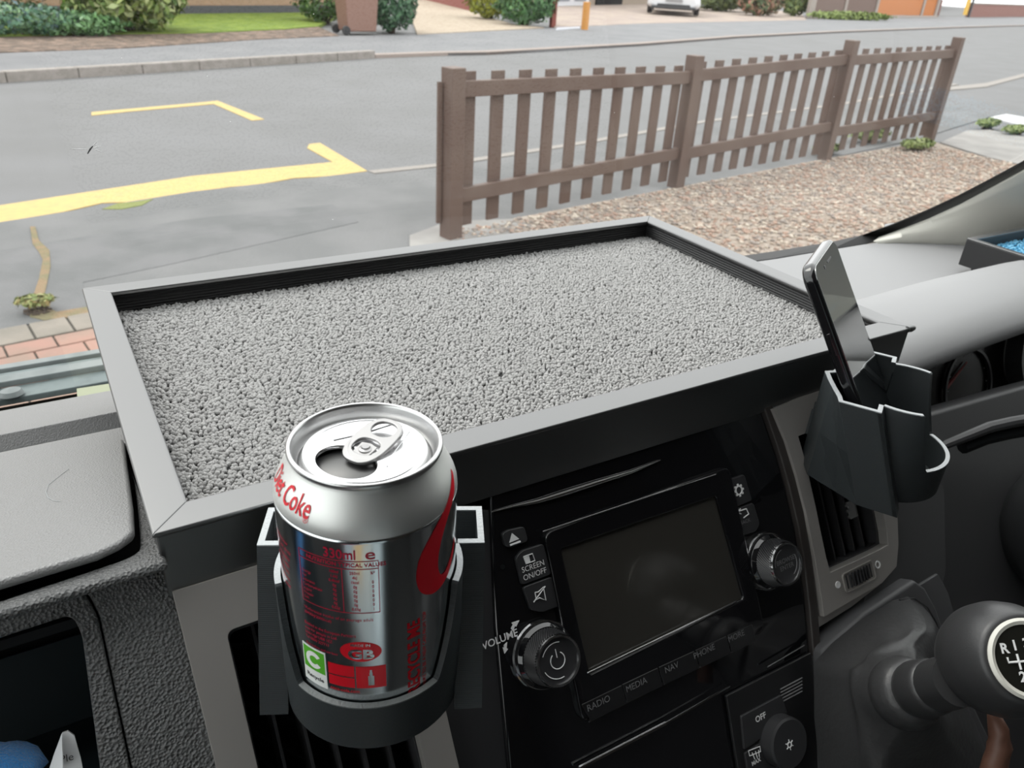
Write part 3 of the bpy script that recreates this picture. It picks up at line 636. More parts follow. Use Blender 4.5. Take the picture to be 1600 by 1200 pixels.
# ring pull, one flat plate with a finger hole and a rivet window
td = unit(V3(.88, .50))
pf = Frame(cf.p(0, 0, .1126), np.append(td, .17), np.append(V3(-td[1], td[0]), 0))
def oval(L, Wd, x, n=40, sq=2.4): return [(x + L * np.sign(math.cos(a)) * abs(math.cos(a)) ** (2 / sq), Wd * np.sign(math.sin(a)) * abs(math.sin(a)) ** (2 / sq)) for a in np.linspace(0, 2 * math.pi, n, endpoint=False)]
tc2 = bpy.data.curves.new('tab', 'CURVE'); tc2.dimensions = '2D'; tc2.fill_mode = 'BOTH'; tc2.extrude = .00035; tc2.bevel_depth = .00035; tc2.bevel_resolution = 2
for L_ in (oval(.0121, .0076, .0043, 72, 2.7), oval(.0046, .0054, .0003, 40, 2.5), oval(.0044, .0052, .0109, 40, 2.2)):
    sp_ = tc2.splines.new('POLY'); sp_.points.add(len(L_) - 1); sp_.use_cyclic_u = True
    for i_, (a_, b_) in enumerate(L_): sp_.points[i_].co = (a_ * 1, b_, 0, 1)
to_ = bpy.data.objects.new('tab', tc2); COL.objects.link(to_); bpy.context.view_layer.update()
tme = bpy.data.meshes.new_from_object(to_.evaluated_get(bpy.context.evaluated_depsgraph_get())); bpy.data.objects.remove(to_)
tmb = MB().add([pf.p(v.co.x, v.co.y, v.co.z) for v in tme.vertices], [tuple(p.vertices) for p in tme.polygons])
tab_m = mat('tab_aluminium', (.34, .335, .335), .38, metal=.9)
tab = part('ring_pull', tmb, tab_m, can, smooth=True)
part('nose_curl', MB().tube([pf.p(.0043 + .0114 * math.cos(a), .0072 * math.sin(a), -.0002) for a in np.linspace(math.pi * .62, math.pi * 1.38, 20)], .0010, 8), tab_m, tab, smooth=True)
part('grip_curl', MB().tube([pf.p(.0098 + .0062 * math.cos(a), .0070 * math.sin(a), -.0002) for a in np.linspace(-1.9, 1.9, 24)], .0009, 8), tab_m, tab, smooth=True)
part('rivet', MB().lathe([(.0026, .0000), (.0025, .0006), (.0016, .0009), (.0014, .0015), (0, .0016)], Frame(cf.p(0, 0, .1119), (1, 0, 0), (0, 1, 0)), 28), tab_m, tab, smooth=True)
part('rivet_tongue', MB().prism([(-.0040, -.0032), (.0022, -.0034), (.0030, 0), (.0022, .0034), (-.0040, .0032)], -.0006, -.0002, pf), tab_m, tab)
# printing: (theta degrees, height mm) -> surface of the can
def cyl(th, z, off=.00012):
    r = float(RZ(z * .001)) + off; a = math.radians(th); return V3(CC[0] + r * math.sin(a), CC[1] - r * math.cos(a), ZB + z * .001)
DEG = math.degrees(1 / 33.)                     # degrees per mm
def ctext(mb, s, size, th, z, rot=0, off=.00014, **k):
    V, F = text_mb(s, size, **k); ca, sa = math.cos(rot), math.sin(rot)
    return mb.add([cyl(th + (x * ca - y * sa) * DEG, z + x * sa + y * ca, off) for x, y in V], F)
def cpatch(mb, th0, z0, th1, z1, off=.0001):
    n = max(2, int(abs(th1 - th0) / 3)); return mb.grid([[cyl(th0 + (th1 - th0) * i / n, z, off) for i in range(n + 1)] for z in (z0, z1)])
def cline(mb, th0, z0, th1, z1, wd=.25, off=.00013):
    if abs(z1 - z0) < .01: return cpatch(mb, th0, z0 - wd / 2, th1, z0 + wd / 2, off)
    return cpatch(mb, th0 - wd / 2 * DEG, z0, th0 + wd / 2 * DEG, z1, off)
b = MB(); ctext(b, 'Diet Coke', 9.6, -83, 105.6, xs=.72, shear=.15, weight=.10, rot=-.02, off=.0003); ctext(b, '\u00ae', 3.0, -59.5, 101.8, off=.0003)
part('script_lettering', b, red_ink, can, fixn=False)
b = MB(); ctext(b, '330ml', 5.6, -38, 91.6, xs=.82, weight=.09); ctext(b, 'e', 6.4, -20, 91.8, xs=1.25, weight=.02)
ctext(b, 'NUTRITION TYPICAL VALUES', 2.3, -35.5, 87.3, xs=.93, weight=.03)
for th in (-66, -15.5): cline(b, th, 65.7, th, 89)
cline(b, -66, 89, -15.5, 89); cline(b, -66, 85.6, -15.5, 85.6); cline(b, -66, 65.7, -15.5, 65.7); cline(b, -37, 65.7, -37, 85.6)
for k, (c1, c2, c3) in enumerate((('100ml', '250ml', '%*'), ('1.6kJ', '4kJ', ''), ('0.4kcal', '1kcal', '0'), ('0g', '0g', '0'), ('0g', '0g', '0'), ('0g', '0g', '0'), ('0g', '0g', '0'), ('0g', '0g', '0'), ('0.02g', '0.05g', '1'))):
    z = 83.8 - 2.05 * k; ctext(b, c1, 1.75, -42, z, xs=.8, weight=.015); ctext(b, c2, 1.75, -29.5, z, xs=.8, weight=.015); ctext(b, c3, 1.75, -19, z, xs=.8, weight=.015)
for k, s in enumerate(('Energy', 'Fat', 'saturates', 'Carbohydrate', 'sugars', 'Protein', 'Salt')): ctext(b, s, 1.7, -64.5, 80 - 2.05 * k, xs=.85, align='LEFT')
ctext(b, '*Reference intake of an average adult', 1.8, -66, 62.3, xs=.98, align='LEFT'); ctext(b, '(8400kJ/2000kcal)', 1.8, -66, 60.0, xs=.9, align='LEFT')
for k, s in enumerate(('Bottled in the European Partners', 'area for people in Ltd.', 'Uxbridge UB8 1EZ', 'Tel 0800 227711')): ctext(b, s, 1.9, -67, 54.5 - 2.3 * k, xs=.82, align='LEFT')
ctext(b, 'Best before end see base', 1.7, -67, 44.2, xs=.8, align='LEFT')
for k in range(7): ctext(b, ('sparkling low', 'calorie soft drink', 'with vegetable', 'extracts with', 'sweeteners', 'Ingredients', 'carbonated')[k], 2.4, -88, 86 - 3.4 * k, xs=.9)
part('small_print', b, dred_ink, can, fixn=False)
b = MB(); ctext(b, 'RECYCLE ME', 7.2, 6.6, 37.5, rot=math.pi / 2, xs=.93, weight=.17); ctext(b, "I'D LIKE TO BE A NEW CAN FROM TOP", 2.2, 14.3, 38, rot=math.pi / 2, xs=1.05)
ELL = [(-28.3 + 13 * math.cos(a), 46.8 + 4.9 * math.sin(a)) for a in np.linspace(0, 2 * math.pi, 48, endpoint=False)]
n = len(ELL); V = [cyl(-28.3, 46.8, .0001)] + [cyl(*p, .0001) for p in ELL] + [cyl(-28.3 + (p[0] + 28.3) * .5, 46.8 + (p[1] - 46.8) * .5, .0001) for p in ELL]
b.add(V, [(1 + i, 1 + (i + 1) % n, 1 + n + (i + 1) % n, 1 + n + i) for i in range(n)] + [(0, 1 + n + i, 1 + n + (i + 1) % n) for i in range(n)])
cpatch(b, -50.5, 28.0, -33, 39.2); cpatch(b, -32, 28.0, -13, 39.2)
ctext(b, 'coca-cola.com', 2.2, -50, 26.0, xs=.9, align='LEFT')
part('red_badges', b, red_ink, can, fixn=False)
b = MB(); ctext(b, 'GB', 6.2, -28.3, 45.4, xs=1.15, weight=.28, off=.00022); ctext(b, 'MADE IN', 1.8, -28.3, 50.1, weight=.03, off=.00022)
for th, z0, z1, w_ in ((-22.5, 29.5, 34.5, 2.2), (-22.5, 34.5, 36.2, 1.2), (-22.5, 36.2, 37.6, .8)): cpatch(b, th - w_ * .5 * DEG, z0, th + w_ * .5 * DEG, z1, .0002)
cpatch(b, -50.5, 33.2, -33, 33.7, .0002)
part('knocked_out_print', b, can_m, can, fixn=False)
lab = part('recycling_label', cpatch(cpatch(MB(), -71.5, 24.0, -52, 43, .0001), -71.2, 24.3, -52.3, 42.7, .00014), paper_w, can, fixn=False)
b = cpatch(MB(), -70.6, 31.2, -53, 42.2, .00018); part('green_panel', b, green_ink, lab, fixn=False)
b = MB()
Rr = [(-61.8 + 6.6 * math.cos(a), 36.7 + 4.2 * math.sin(a)) for a in np.linspace(.6, 5.7, 24)]; Ri = [(-61.8 + 3.4 * math.cos(a), 36.7 + 2.0 * math.sin(a)) for a in np.linspace(.6, 5.7, 24)]
b.grid([[cyl(*p, .00022) for p in Rr], [cyl(*p, .00022) for p in Ri]]); part('recycling_arrow', b, paper_w, lab, fixn=False)
b = MB(); ctext(b, 'Recycle', 2.7, -61.8, 27.6, weight=.08, off=.0002); part('lettering', b, dash_dk, lab, fixn=False)
# sweeping red initial at the right
def stroke(mb, L_, Rr, off=.00016):
    return mb.grid([[cyl(*p, off) for p in L_], [cyl((p[0] + q[0]) / 2, (p[1] + q[1]) / 2, off) for p, q in zip(L_, Rr)], [cyl(*p, off) for p in Rr]])
Lo = [(58, 106), (48, 103.5), (38, 100.5), (28, 96.5), (19, 91.5), (12, 86), (8.6, 80), (8.4, 74), (11, 69), (16, 65.8), (23, 64), (31, 64.3), (39, 66.5), (46, 71), (51, 77)]
Li = [(58, 104.5), (50, 101), (43, 97.5), (36.5, 93.5), (32, 89.5), (28.5, 85), (26.3, 80), (26, 76), (27, 72.5), (29, 70.2), (32, 69.3), (36, 70), (41, 72.2), (46, 75.5), (50, 79)]
def smooth_pts(P, n=60):
    P = np.array(P, float); t = np.linspace(0, len(P) - 1, n); i = np.clip(t.astype(int), 0, len(P) - 2); f = t - i; out = []
    for a, b_ in zip(i, f):
        p0, p1, p2, p3 = P[max(a - 1, 0)], P[a], P[a + 1], P[min(a + 2, len(P) - 1)]
        out.append(tuple(.5 * ((2 * p1) + (-p0 + p2) * b_ + (2 * p0 - 5 * p1 + 4 * p2 - p3) * b_ ** 2 + (-p0 + 3 * p1 - 3 * p2 + p3) * b_ ** 3)))
    return out
part('red_initial', stroke(MB(), smooth_pts(Lo), smooth_pts(Li)), red_ink, can, fixn=False, smooth='all')

# ================================================================== PHONE
pu = unit((-.27, .4423, .8552)); pw = unit(V3(.873, .487, .0238) - pu * (V3(.873, .487, .0238) @ pu))
PB = V3(.4333, .2217, -.2605); PH = Frame(PB, pw, pu)       # z axis of the frame = w x u
sgn = 1 if PH.z[1] < 0 else -1
ph = thing('smartphone', 'black smartphone leaning upright in the right holder, screen towards the driver', 'phone', PB)
Wp, Lp = .0685, .1410
pc = 1
phg = mat('phone_glass', (.01, .011, .012), .03, spec=1.0, coat=1); phg.node_tree.nodes['Principled BSDF'].inputs['IOR'].default_value = 2.0
O = rrect(-Wp / 2, .001, Wp / 2, Lp, .010, 8)
bdy = MB().prism(O, -sgn * .0075, -sgn * .0002, PH)
part('case', bdy, mat('phone_case_black', (.008, .008, .009), .15, coat=.5), ph, bevel=.0022, seg=4)
part('display', MB().prism(rrect(-Wp / 2 + .0022, .003, Wp / 2 - .0022, Lp - .002, .008, 8), -sgn * .0006, sgn * .0002, PH), phg, ph, bevel=.0002)
b = MB().box((0.004, Lp - .0075, sgn * .0003), (.011, .0012, .0003), PH).box((-.010, Lp - .008, sgn * .0003), (.002, .002, .0003), PH); part('earpiece', b, grey_ink, ph)
part('side_button', MB().box((-Wp / 2 - .0003, Lp * .66, -sgn * .0038), (.001, .014, .002), PH), MATS['phone_case_black'], ph, bevel=.0003)

# ================================================================== RIGHT-HAND DASH
edge_ = [onz(x, y, -.283)[:2] for x, y in ((1080, 420), (1150, 413), (1210, 405), (1300, 390), (1350, 382), (1385, 377))]
part('dash_top', MB().prism([(.515, .40), (1.26, .36), (1.26, .60), (.98, .62)] + [tuple(p) for p in edge_[::-1]] + [(.56, .60), (.30, .60), (.30, .58), (.515, .58)], -.31, -.283), dash_top_m, dash)
part('console_backing', MB().prism([(-.34, .065), (.50, .065), (.50, -.42), (-.34, -.42)], -.125, -.115, FA), void, dash)
part('under_tray', MB().prism([(.04, .31), (.52, .31), (.52, .57), (.04, .57)], -.33, -.262), dash_dk, dash)
# binnacle hood
sec = [(.43, -.275), (.418, -.262), (.405, -.248), (.39, -.240), (.37, -.236), (.345, -.2345), (.325, -.236), (.312, -.240), (.304, -.247), (.3015, -.251), (.301, -.256), (.303, -.259), (.315, -.262), (.34, -.263)]
rows = []
for X in np.linspace(.510, 1.22, 24):
    k = min(1, (X - .51) / .25); rise = .010 * math.sin(k * math.pi / 2) - .019
    rows.append([V3(X, y + .004 * k, z + (rise if i not in (0,) else 0)) for i, (y, z) in enumerate(sec)])
b = MB().grid(rows); part('binnacle_hood', b, dash_top_m, dash, smooth='all', solid=.003)
# instrument cluster
ic = thing('instrument_cluster', 'dark instrument cluster with a red needle under the binnacle hood', 'instrument', (.62, .37, -.33))
IF = Frame((.60, .365, -.33), (1, 0, 0), (0, .35, .94))
part('back_panel', MB().box((.15, .0, -.004), (.50, .14, .006), IF), mat('cluster_black', (.014, .013, .012), .25), ic)
part('side_wall', MB().box((-.065, 0, .03), (.008, .12, .07), IF), dash_dk, ic, bevel=.002)
n0 = IF.px(1477, 606); n1 = IF.px(1509, 566)
part('needle', MB().tube([IF.p(*n0, .001), IF.p(*n1, .001)], [.0022, .0007], 6), mat('red_needle', (.45, .02, .02), .4), ic)
gc = IF.px(1500, 600)
part('gauge_ring', MB().lathe([(.042, 0), (.042, .003), (.039, .003), (.039, 0)], IF, 48, (gc[0] + .012, gc[1] - .006), closed=True), button_m, ic)
g2 = IF.px(1585, 545); part('gauge_shroud', MB().lathe([(.05, 0), (.05, .018), (.046, .018), (.046, 0)], IF, 48, (g2[0] + .03, g2[1] - .01), closed=True), dash_dk, ic)
b = MB()
for k in range(9):
    a = math.radians(200 - 25 * k); b.box((gc[0] + .012 + .034 * math.cos(a), gc[1] - .006 + .034 * math.sin(a), .0006), (.0012, .0012, .0006), IF)
part('dial_marks', b, grey_ink, ic)
# lower dash to the right of the vent
low = [(1392, 650), (1450, 645), (1600, 602), (1760, 560), (1900, 900), (1760, 1300), (1275, 1300), (1272, 960), (1392, 905)]
part('lower_panel', MB().prism([fy(*p, -.03) for p in low], -.06, -.03, FA), dash_dk, dash, bevel=.004)
part('knee_panel', MB().prism(rpoly([fy(*p) for p in [(1380, 735), (1455, 745), (1477, 762), (1480, 895), (1470, 925), (1390, 965), (1340, 975), (1360, 915), (1390, 890)]], .003), -.03, -.001, FA), mat('knee_panel_grey', (.05, .05, .052), .55), dash, bevel=.004, seg=3)
# curved ledge and steering column shroud
pts = [at(x, y, t) for x, y, t in ((1455, 706, .60), (1480, 694, .60), (1510, 682, .60), (1545, 668, .605), (1580, 660, .61), (1640, 650, .62), (1720, 640, .64))]
part('ledge', MB().tube(pts, [.002, .0035, .004, .0045, .0045, .0045, .0045], 10), dash_dk, dash, smooth=True)
part('ledge_slot', MB().tube([p + V3(0, 0, -.010) for p in pts[2:]], .0055, 8), void, dash, smooth=True)
col = thing('steering_column_shroud', 'smooth dark steering column cover at the right edge', 'steering column', at(1620, 800, .56))
ax_d = unit(at(1600, 790, .55) - at(1730, 700, .70)); rows = []
cA = at(1720, 850, .62); ux = unit(np.cross(ax_d, V3(0, 0, 1))); uz = np.cross(ux, ax_d)
for s, rr_ in ((-.20, .085), (-.10, .08), (-.04, .078), (.0, .074), (.025, .066), (.04, .05), (.047, .025), (.048, .001)):
    rows.append([cA + ax_d * s + ux * rr_ * 1.0 * math.cos(a) + uz * rr_ * .85 * math.sin(a) for a in np.linspace(0, 2 * math.pi, 40, endpoint=False)])
part('shroud', MB().grid(rows, close=True), mat('column_black', (.02, .021, .022), .4), col, smooth='all')

# small blue-carpeted tray
bt_ = thing('small_dash_tray', 'small black tray with blue carpet at the right of the dash', 'tray', (1.0, .40, -.283))
bx0, bx1, by0, by1, bz = .887, 1.16, .345, .4585, -.2425
O = [(bx0, by0), (bx1, by0), (bx1, by1), (bx0, by1)]; I = [(bx0 + .007, by0 + .007), (bx1 - .007, by0 + .007), (bx1 - .007, by1 - .007), (bx0 + .007, by1 - .007)]
part('frame', ringprism(MB(), O, I, -.274, bz - .002, WORLD), ribbed, bt_, bevel=.0008)
part('top_lip', ringprism(MB(), O, I, bz - .002, bz, WORLD), black_pvc, bt_, bevel=.0005)
part('foot', MB().prism([(bx0 + .012, by0), (bx1, by0), (bx1, by1 - .01), (bx0 + .012, by1 - .01)], -.283, -.272), ribbed, bt_)
N = 5200; C = np.stack([RNG.uniform(bx0 + .007, bx1 - .007, N), RNG.uniform(by0 + .007, by1 - .007, N), RNG.uniform(-.2565, -.2545, N)], 1)
S = np.stack([RNG.uniform(.0012, .0024, N), RNG.uniform(.0008, .0015, N), RNG.uniform(.001, .0022, N)], 1)
cb = blobs('carpet_pile', C, S, RNG.uniform(0, 3, N), mat('blue_carpet_yarn', (.05, .26, .46), .95, spec=.1, vary=(500, (.28, .60, .80), 2, .4, .6)), bt_); cb['kind'] = 'stuff'; cb['label'] = 'blue speckled carpet lining'
part('carpet_backing', MB().box(((bx0 + bx1) / 2, (by0 + by1) / 2, -.263), (bx1 - bx0 - .012, by1 - by0 - .012, .013)), mat('blue_backing', (.02, .08, .14), .9), bt_)

# ================================================================== GEAR LEVER
gl = thing('gear_lever', 'black gear lever with pale-ringed shift pattern on its knob', 'gear lever', at(1440, 1120, .44))
kc = at(1563, 1029, .378)
kax = unit(ROT @ V3(-.036, -.325, -.946)); ky = unit(ROT @ V3(-.08, -1, 0)); ky = unit(ky - kax * (ky @ kax)); kx = np.cross(ky, kax)
KF = Frame(kc, kx, ky)
prof = [(.0001, -.026), (.012, -.0255), (.0185, -.023), (.0235, -.017), (.0265, -.008), (.0272, .001), (.0262, .009), (.0240, .0155), (.0212, .0205), (.0198, .0222), (.0180, .0226)]
part('knob', MB().lathe(prof, KF, 72), mat('knob_black', (.03, .03, .031), .38, bump=('n', 900, .2, .0003)), gl, smooth='all')
em = part('emblem_ring', MB().lathe([(.0178, .0215), (.0182, .0235), (.0168, .0245), (.0152, .0238), (.0150, .0215)], KF, 64, closed=True), mat('cream_ring', (.62, .61, .55), .4), gl, smooth=True)
part('emblem', MB().lathe([(.0152, .0215), (.0152, .0232), (0, .0232)], KF, 48), mat('emblem_black', (.012, .012, .010), .2), gl)
b = MB()
for s, x, y in (('R', -.0098, .0052), ('1', -.0048, .0062), ('3', .0006, .0066), ('5', .0062, .0062), ('2', -.0048, -.0075), ('4', .0006, -.0078), ('6', .0062, -.0078)): text_on(b, s, .0062, (x, y), KF, h=.0235, weight=.0002)
for l in ([(-.0095, .0015), (-.0095, -.0008), (.0066, -.0008)], [(-.0048, .0026), (-.0048, -.0042)], [(.0006, .0026), (.0006, -.0042)], [(.0066, .0026), (.0066, -.0042)]): b.tube([KF.p(x, y, .0235) for x, y in l], .0005, 6)
part('shift_pattern', b, white_ink, em and gl)
pA = at(1475, 1068, .395); pB_ = at(1405, 1085, .435)
dA = unit(pB_ - pA)
stem = MB().tube([pA - dA * .012, pA, pA + dA * .006], [.0125, .0130, .0128], 24); part('collar', stem, MATS['knob_black'], gl, smooth=True)
part('stem', MB().tube([pA + dA * .006, pA + dA * .010, pA + dA * .022, pA + dA * .034], [.0122, .0140, .0150, .0130], 28), MATS['knob_black'], gl, smooth='all')
part('boot_collar', MB().tube([pA + dA * .026, pA + dA * .030, pA + dA * .036, pA + dA * .043, pA + dA * .048], [.0150, .0175, .0195, .0190, .0160], 28), leather, gl, smooth='all')
# gaiter: from its base outline up to the collar
base_px = [(1272, 1035), (1300, 1005), (1345, 968), (1395, 938), (1418, 932), (1440, 945), (1458, 975), (1470, 1020), (1500, 1100), (1545, 1200), (1560, 1300), (1420, 1340), (1300, 1330), (1282, 1220), (1272, 1120)]
base = [FA.p(*fy(x, y, .012), .012) for x, y in base_px]
ctr = pA + dA * .042; uu = unit(np.cross(dA, V3(0, 0, 1))); ww = np.cross(uu, dA)
n = 60; bs = []
for k in range(n):
    t = k / n * len(base); i = int(t); f = t - i; bs.append(base[i] * (1 - f) + base[(i + 1) % len(base)] * f)
cols = []
tops = []
for k, p in enumerate(bs):
    d = p - ctr; a = math.atan2(d @ ww, d @ uu); tops.append(ctr + (uu * math.cos(a) + ww * math.sin(a)) * .0170)
rows = []
for j in range(15):
    t = j / 14; r_ = []
    for k in range(n):
        p = bs[k] * (1 - t) + tops[k] * t
        bul = math.sin(math.pi * t) ; d = p - ctr; wv = math.sin(k / n * 2 * math.pi * 9 + t * 5) * .0016 * bul
        p = p + FA.z * (.010 * math.sin(math.pi * min(1, t * 1.4)) if t < .71 else 0) + unit(d) * (wv + .003 * math.sin(t * 14) * bul * .5)
        r_.append(p)
    rows.append(r_)
part('gaiter', MB().grid(rows, close=True), leather, gl, smooth='all')
P = [fy(*p, .004) for p in ((1274, 1012), (1340, 955), (1418, 904), (1434, 916), (1452, 948), (1466, 990), (1480, 1030), (1520, 1120), (1570, 1220), (1560, 1330), (1285, 1340))]
part('gaiter_plate', MB().prism(P, -.03, .010, FA), mat('plate_grey', (.075, .075, .078), .55), gl, bevel=.003)
part('console_plate', MB().prism([fy(*p, -.0) for p in ((1434, 914), (1464, 896), (1480, 925), (1490, 960), (1470, 985), (1455, 945))], -.03, .001, FA), MATS['plate_grey'], gl, bevel=.001)
b = MB(); P = [FA.p(*fy(x, y, .012), .0115) for x, y in ((1400, 936), (1424, 934), (1444, 948), (1458, 972), (1466, 1000), (1474, 1040))]
part('stitching', MB().tube([p + FA.z * .003 for p in P], .0006, 5), dash_dk, gl)
# brown leather edge at the bottom right
part('leather_edge', MB().tube([at(x, y, .40) for x, y in ((1552, 1115), (1560, 1140), (1562, 1165), (1556, 1190), (1545, 1225))], [.003, .005, .006, .006, .006], 12), mat('brown_leather', (.16, .075, .05), .5), gl, smooth='all')

# ================================================================== COWL OUTSIDE, LEFT
cw = thing('scuttle_panel', 'grey ribbed plastic scuttle at the base of the windscreen outside', 'scuttle panel', (-.05, .75, -.37))
CW = Frame((0, .72, -.355), (1, 0, 0), (0, 1, -.1))
def strip(name, a, b_, h, M, th=.006, X=(-.5, .2)):
    ya, yb = CW.px(0, a)[1], CW.px(0, b_)[1]
    return part(name, MB().box(((X[0] + X[1]) / 2, (ya + yb) / 2, h - th / 2), (X[1] - X[0], abs(yb - ya), th), CW), M, cw, bevel=.001)
cwl = mat('weathered_grey_plastic', (.13, .15, .15), .6, vary=(30, (.18, .20, .20), 4, .4, .6)); cwd = mat('green_grey_plastic', (.07, .09, .09), .6, vary=(40, (.12, .15, .15), 4, .4, .6))
strip('front_rib', 576, 583, .004, cwl); strip('rib', 585, 592, .001, cwd); strip('rib', 593, 604, .004, cwl); strip('lower_channel', 603, 622, -.002, cwd)
part('washer_cap', MB().lathe([(.010, 0), (.008, .004), (0, .006)], Frame(CW.p(*CW.px(18, 616)), CW.x, CW.y), 24), cwl, cw, smooth=True)
part('gap', MB().box((-.15, CW.px(0, 628)[1], -.02), (.7, .05, .01), CW), void, cw)
lb_ = [SH.px(x, y) for x, y in ((118, 600), (171, 592), (172, 604), (119, 613))]
part('foam_block', MB().prism(lb_, -.012, -.004, SH), mat('khaki_foam', (.26, .28, .19), .8), dash)
# dead fly stuck on the glass, bits of dust
fl = thing('dead_fly', 'tiny dead fly with pale wings on the windscreen', 'insect', onglass(140, 232, -.001))
q = lambda x, y, o=.003: onglass(x, y, o)
part('body', MB().tube([q(145, 228), q(141, 233), q(137, 240)], [.0002, .0005, .0003], 6), dash_dk, fl, smooth=True)
b = MB()
for a, b_ in (((112, 233), (138, 233)), ((143, 232), (151, 221)), ((147, 233), (158, 237)), ((144, 232), (157, 228))):
    b.tube([q(*a), q((a[0] + b_[0]) / 2, (a[1] + b_[1]) / 2), q(*b_)], [.0001, .0003, .0001], 5)
part('wing', b, white_ink, fl)
for (x, y), w_ in (((190, 91), 'in front of the far kerb on the left'), ((324, 119), 'above the thin yellow corner'), ((360, 190), 'just below the thin yellow corner'), ((520, 343), 'low down just above the tray rim'), ((960, 176), 'in front of the first picket panel'), ((1303, 151), 'beside the third fence post'), ((490, 22), 'in front of the lawn')):
    o = part('dust_speck', MB().lathe([(.0001, -.0002), (.00035, 0), (.0001, .0002)], Frame(q(x, y), (1, 0, 0), (0, 1, 0)), 8), white_ink, None); tag(o, 'tiny white dust speck on the windscreen ' + w_, 'speck', 'dust specks on the windscreen')

# ================================================================== THE STREET
GZ = -1.65
def ground(name, pts, z, M, th=.05): return struct(name, MB().prism(pts, z - th, z), M)
asphalt = mat('road_asphalt', (.150, .150, .152), .85, bump=('n', 60, .6, .01), vary=(1.2, (.135, .135, .135), 8, .35, .65))
asphalt2 = mat('footway_asphalt', (.125, .127, .127), .85, bump=('n', 70, .7, .01), vary=(1.6, (.155, .155, .155), 9, .4, .62))
asphalt3 = mat('far_footway_asphalt', (.15, .152, .158), .85, bump=('n', 70, .5, .01), vary=(1.1, (.18, .18, .185), 6, .35, .65))
ground('road', [(-60, -25), (110, -25), (110, 75), (-60, 75)], GZ, asphalt, .3)
kl = [G(*p)[:2] for p in ((0, 350), (300, 302), (575, 270), (690, 258), (900, 225), (1100, 190), (1300, 165), (1490, 132))]
near_foot = [(-12, 4.0)] + [(-12, 4.6)] + [tuple(p) for p in kl] + [(13.5, 8.2), (12.9, 6.9), (10.8, 6.3), (9.6, 5.95), (2.3, 4.5), (2.2, 4.02), (.08, 4.06)]
struct('near_pavement', MB().prism(near_foot, GZ, GZ + .012), asphalt2)
# patch seams and repairs as real slabs of slightly different tar
patch = mat('tar_patch', (.105, .108, .108), .8, bump=('n', 80, .6, .01), vary=(2.5, (.135, .135, .137), 7, .4, .6))
struct('pavement_patch', MB().prism([tuple(G(*p)[:2]) for p in ((0, 395), (60, 385), (300, 345), (520, 322), (560, 350), (250, 420), (130, 445), (140, 490), (0, 520))], GZ, GZ + .0145), patch)
struct('kerb_edging', MB().prism([tuple(p) for p in kl[2:]] + [tuple(p + V3(0.02, -.10)) for p in kl[2:]][::-1], GZ, GZ + .02), mat('pale_kerb', (.24, .22, .20), .8))
yel = mat('yellow_road_paint', (.46, .34, .13), .75, bump=('n', 120, .5, .003), vary=(14, (.40, .30, .13), 6, .45, .75))
def paint(label, px_, wob=0):
    P = [tuple(G(*p)[:2]) for p in px_]
    o = struct('road_marking', MB().prism(P, GZ, GZ + .006), yel); o['label'] = label; return o
near = [(-60, 331), (0, 322), (300, 276), (520, 254), (480, 232), (483, 226), (500, 224), (574, 268), (545, 272), (520, 276), (460, 279), (400, 290), (360, 293), (300, 301), (200, 317), (160, 318), (100, 332), (0, 349), (-60, 360)]
paint('thick yellow painted line with a short arm by the near kerb', near)
paint('thin yellow painted corner in the middle of the road', [(143, 176), (200, 171), (300, 162), (340, 158), (413, 187), (394, 189), (334, 163), (200, 175), (143, 181)])
crack = mat('crack_debris', (.27, .19, .11), .95, bump=('n', 90, 1, .02), vary=(9, (.20, .18, .10), 6, .4, .6))
cr = [(48, 358), (56, 358), (62, 380), (78, 395), (80, 420), (74, 450), (66, 482), (90, 492), (150, 482), (146, 496), (70, 505), (48, 500), (52, 470), (62, 440), (68, 410), (62, 398), (52, 385)]
tag(part('crack_weeds', MB().prism([tuple(G(*p)[:2]) for p in cr], GZ + .01, GZ + .018), crack), 'orange-brown moss and grit filling a crack in the near pavement', 'moss', kind='stuff')
cg = [(160, 330), (185, 321), (215, 318), (240, 314), (222, 324), (190, 330)]
tag(part('gutter_moss', MB().prism([tuple(G(*p)[:2]) for p in cg], GZ + .01, GZ + .016), mat('moss_green', (.17, .19, .06), .95)), 'thin strip of green moss against the yellow line', 'moss', kind='stuff')
# block pavers of the drive
pav = MB(); pav2 = MB(); joint = MB()
ang = math.atan2(.12, .39)
PF = Frame((.08, 4.08, GZ), (math.cos(ang * .45), math.sin(ang * .45), 0), (-math.sin(ang * .45), math.cos(ang * .45), 0))
joint.box((-.8, -1.2, .004), (4.6, 2.4, .012), PF)
struct('drive_bed', joint, mat('paver_joint', (.10, .095, .08), .95))
for r_ in range(9):
    y = -.06 - (.205 if r_ else 0) - .13 * max(0, r_ - 1) + .0
    for k in range(26):
        if r_ == 0: pav.box((-3.0 + .165 * k + .01, -.105, .012), (.155, .19, .024), PF)
        else: (pav2 if (k * 7 + r_ * 3) % 5 else pav).box((-3.0 + .2 * k + .1 * (r_ % 2), -.205 - .13 * (r_ - .45), .012), (.192, .118, .024), PF)
pg = mat('grey_block', (.22, .195, .165), .9, bump=('n', 60, .5, .006), vary=(5, (.17, .155, .13), 4, .4, .6)); pr = mat('red_block', (.30, .175, .14), .9, bump=('n', 60, .5, .006), vary=(4, (.24, .17, .135), 3, .4, .6))
struct('drive_paving', pav, pg, bevel=.004); struct('drive_paving', pav2, pr, bevel=.004)
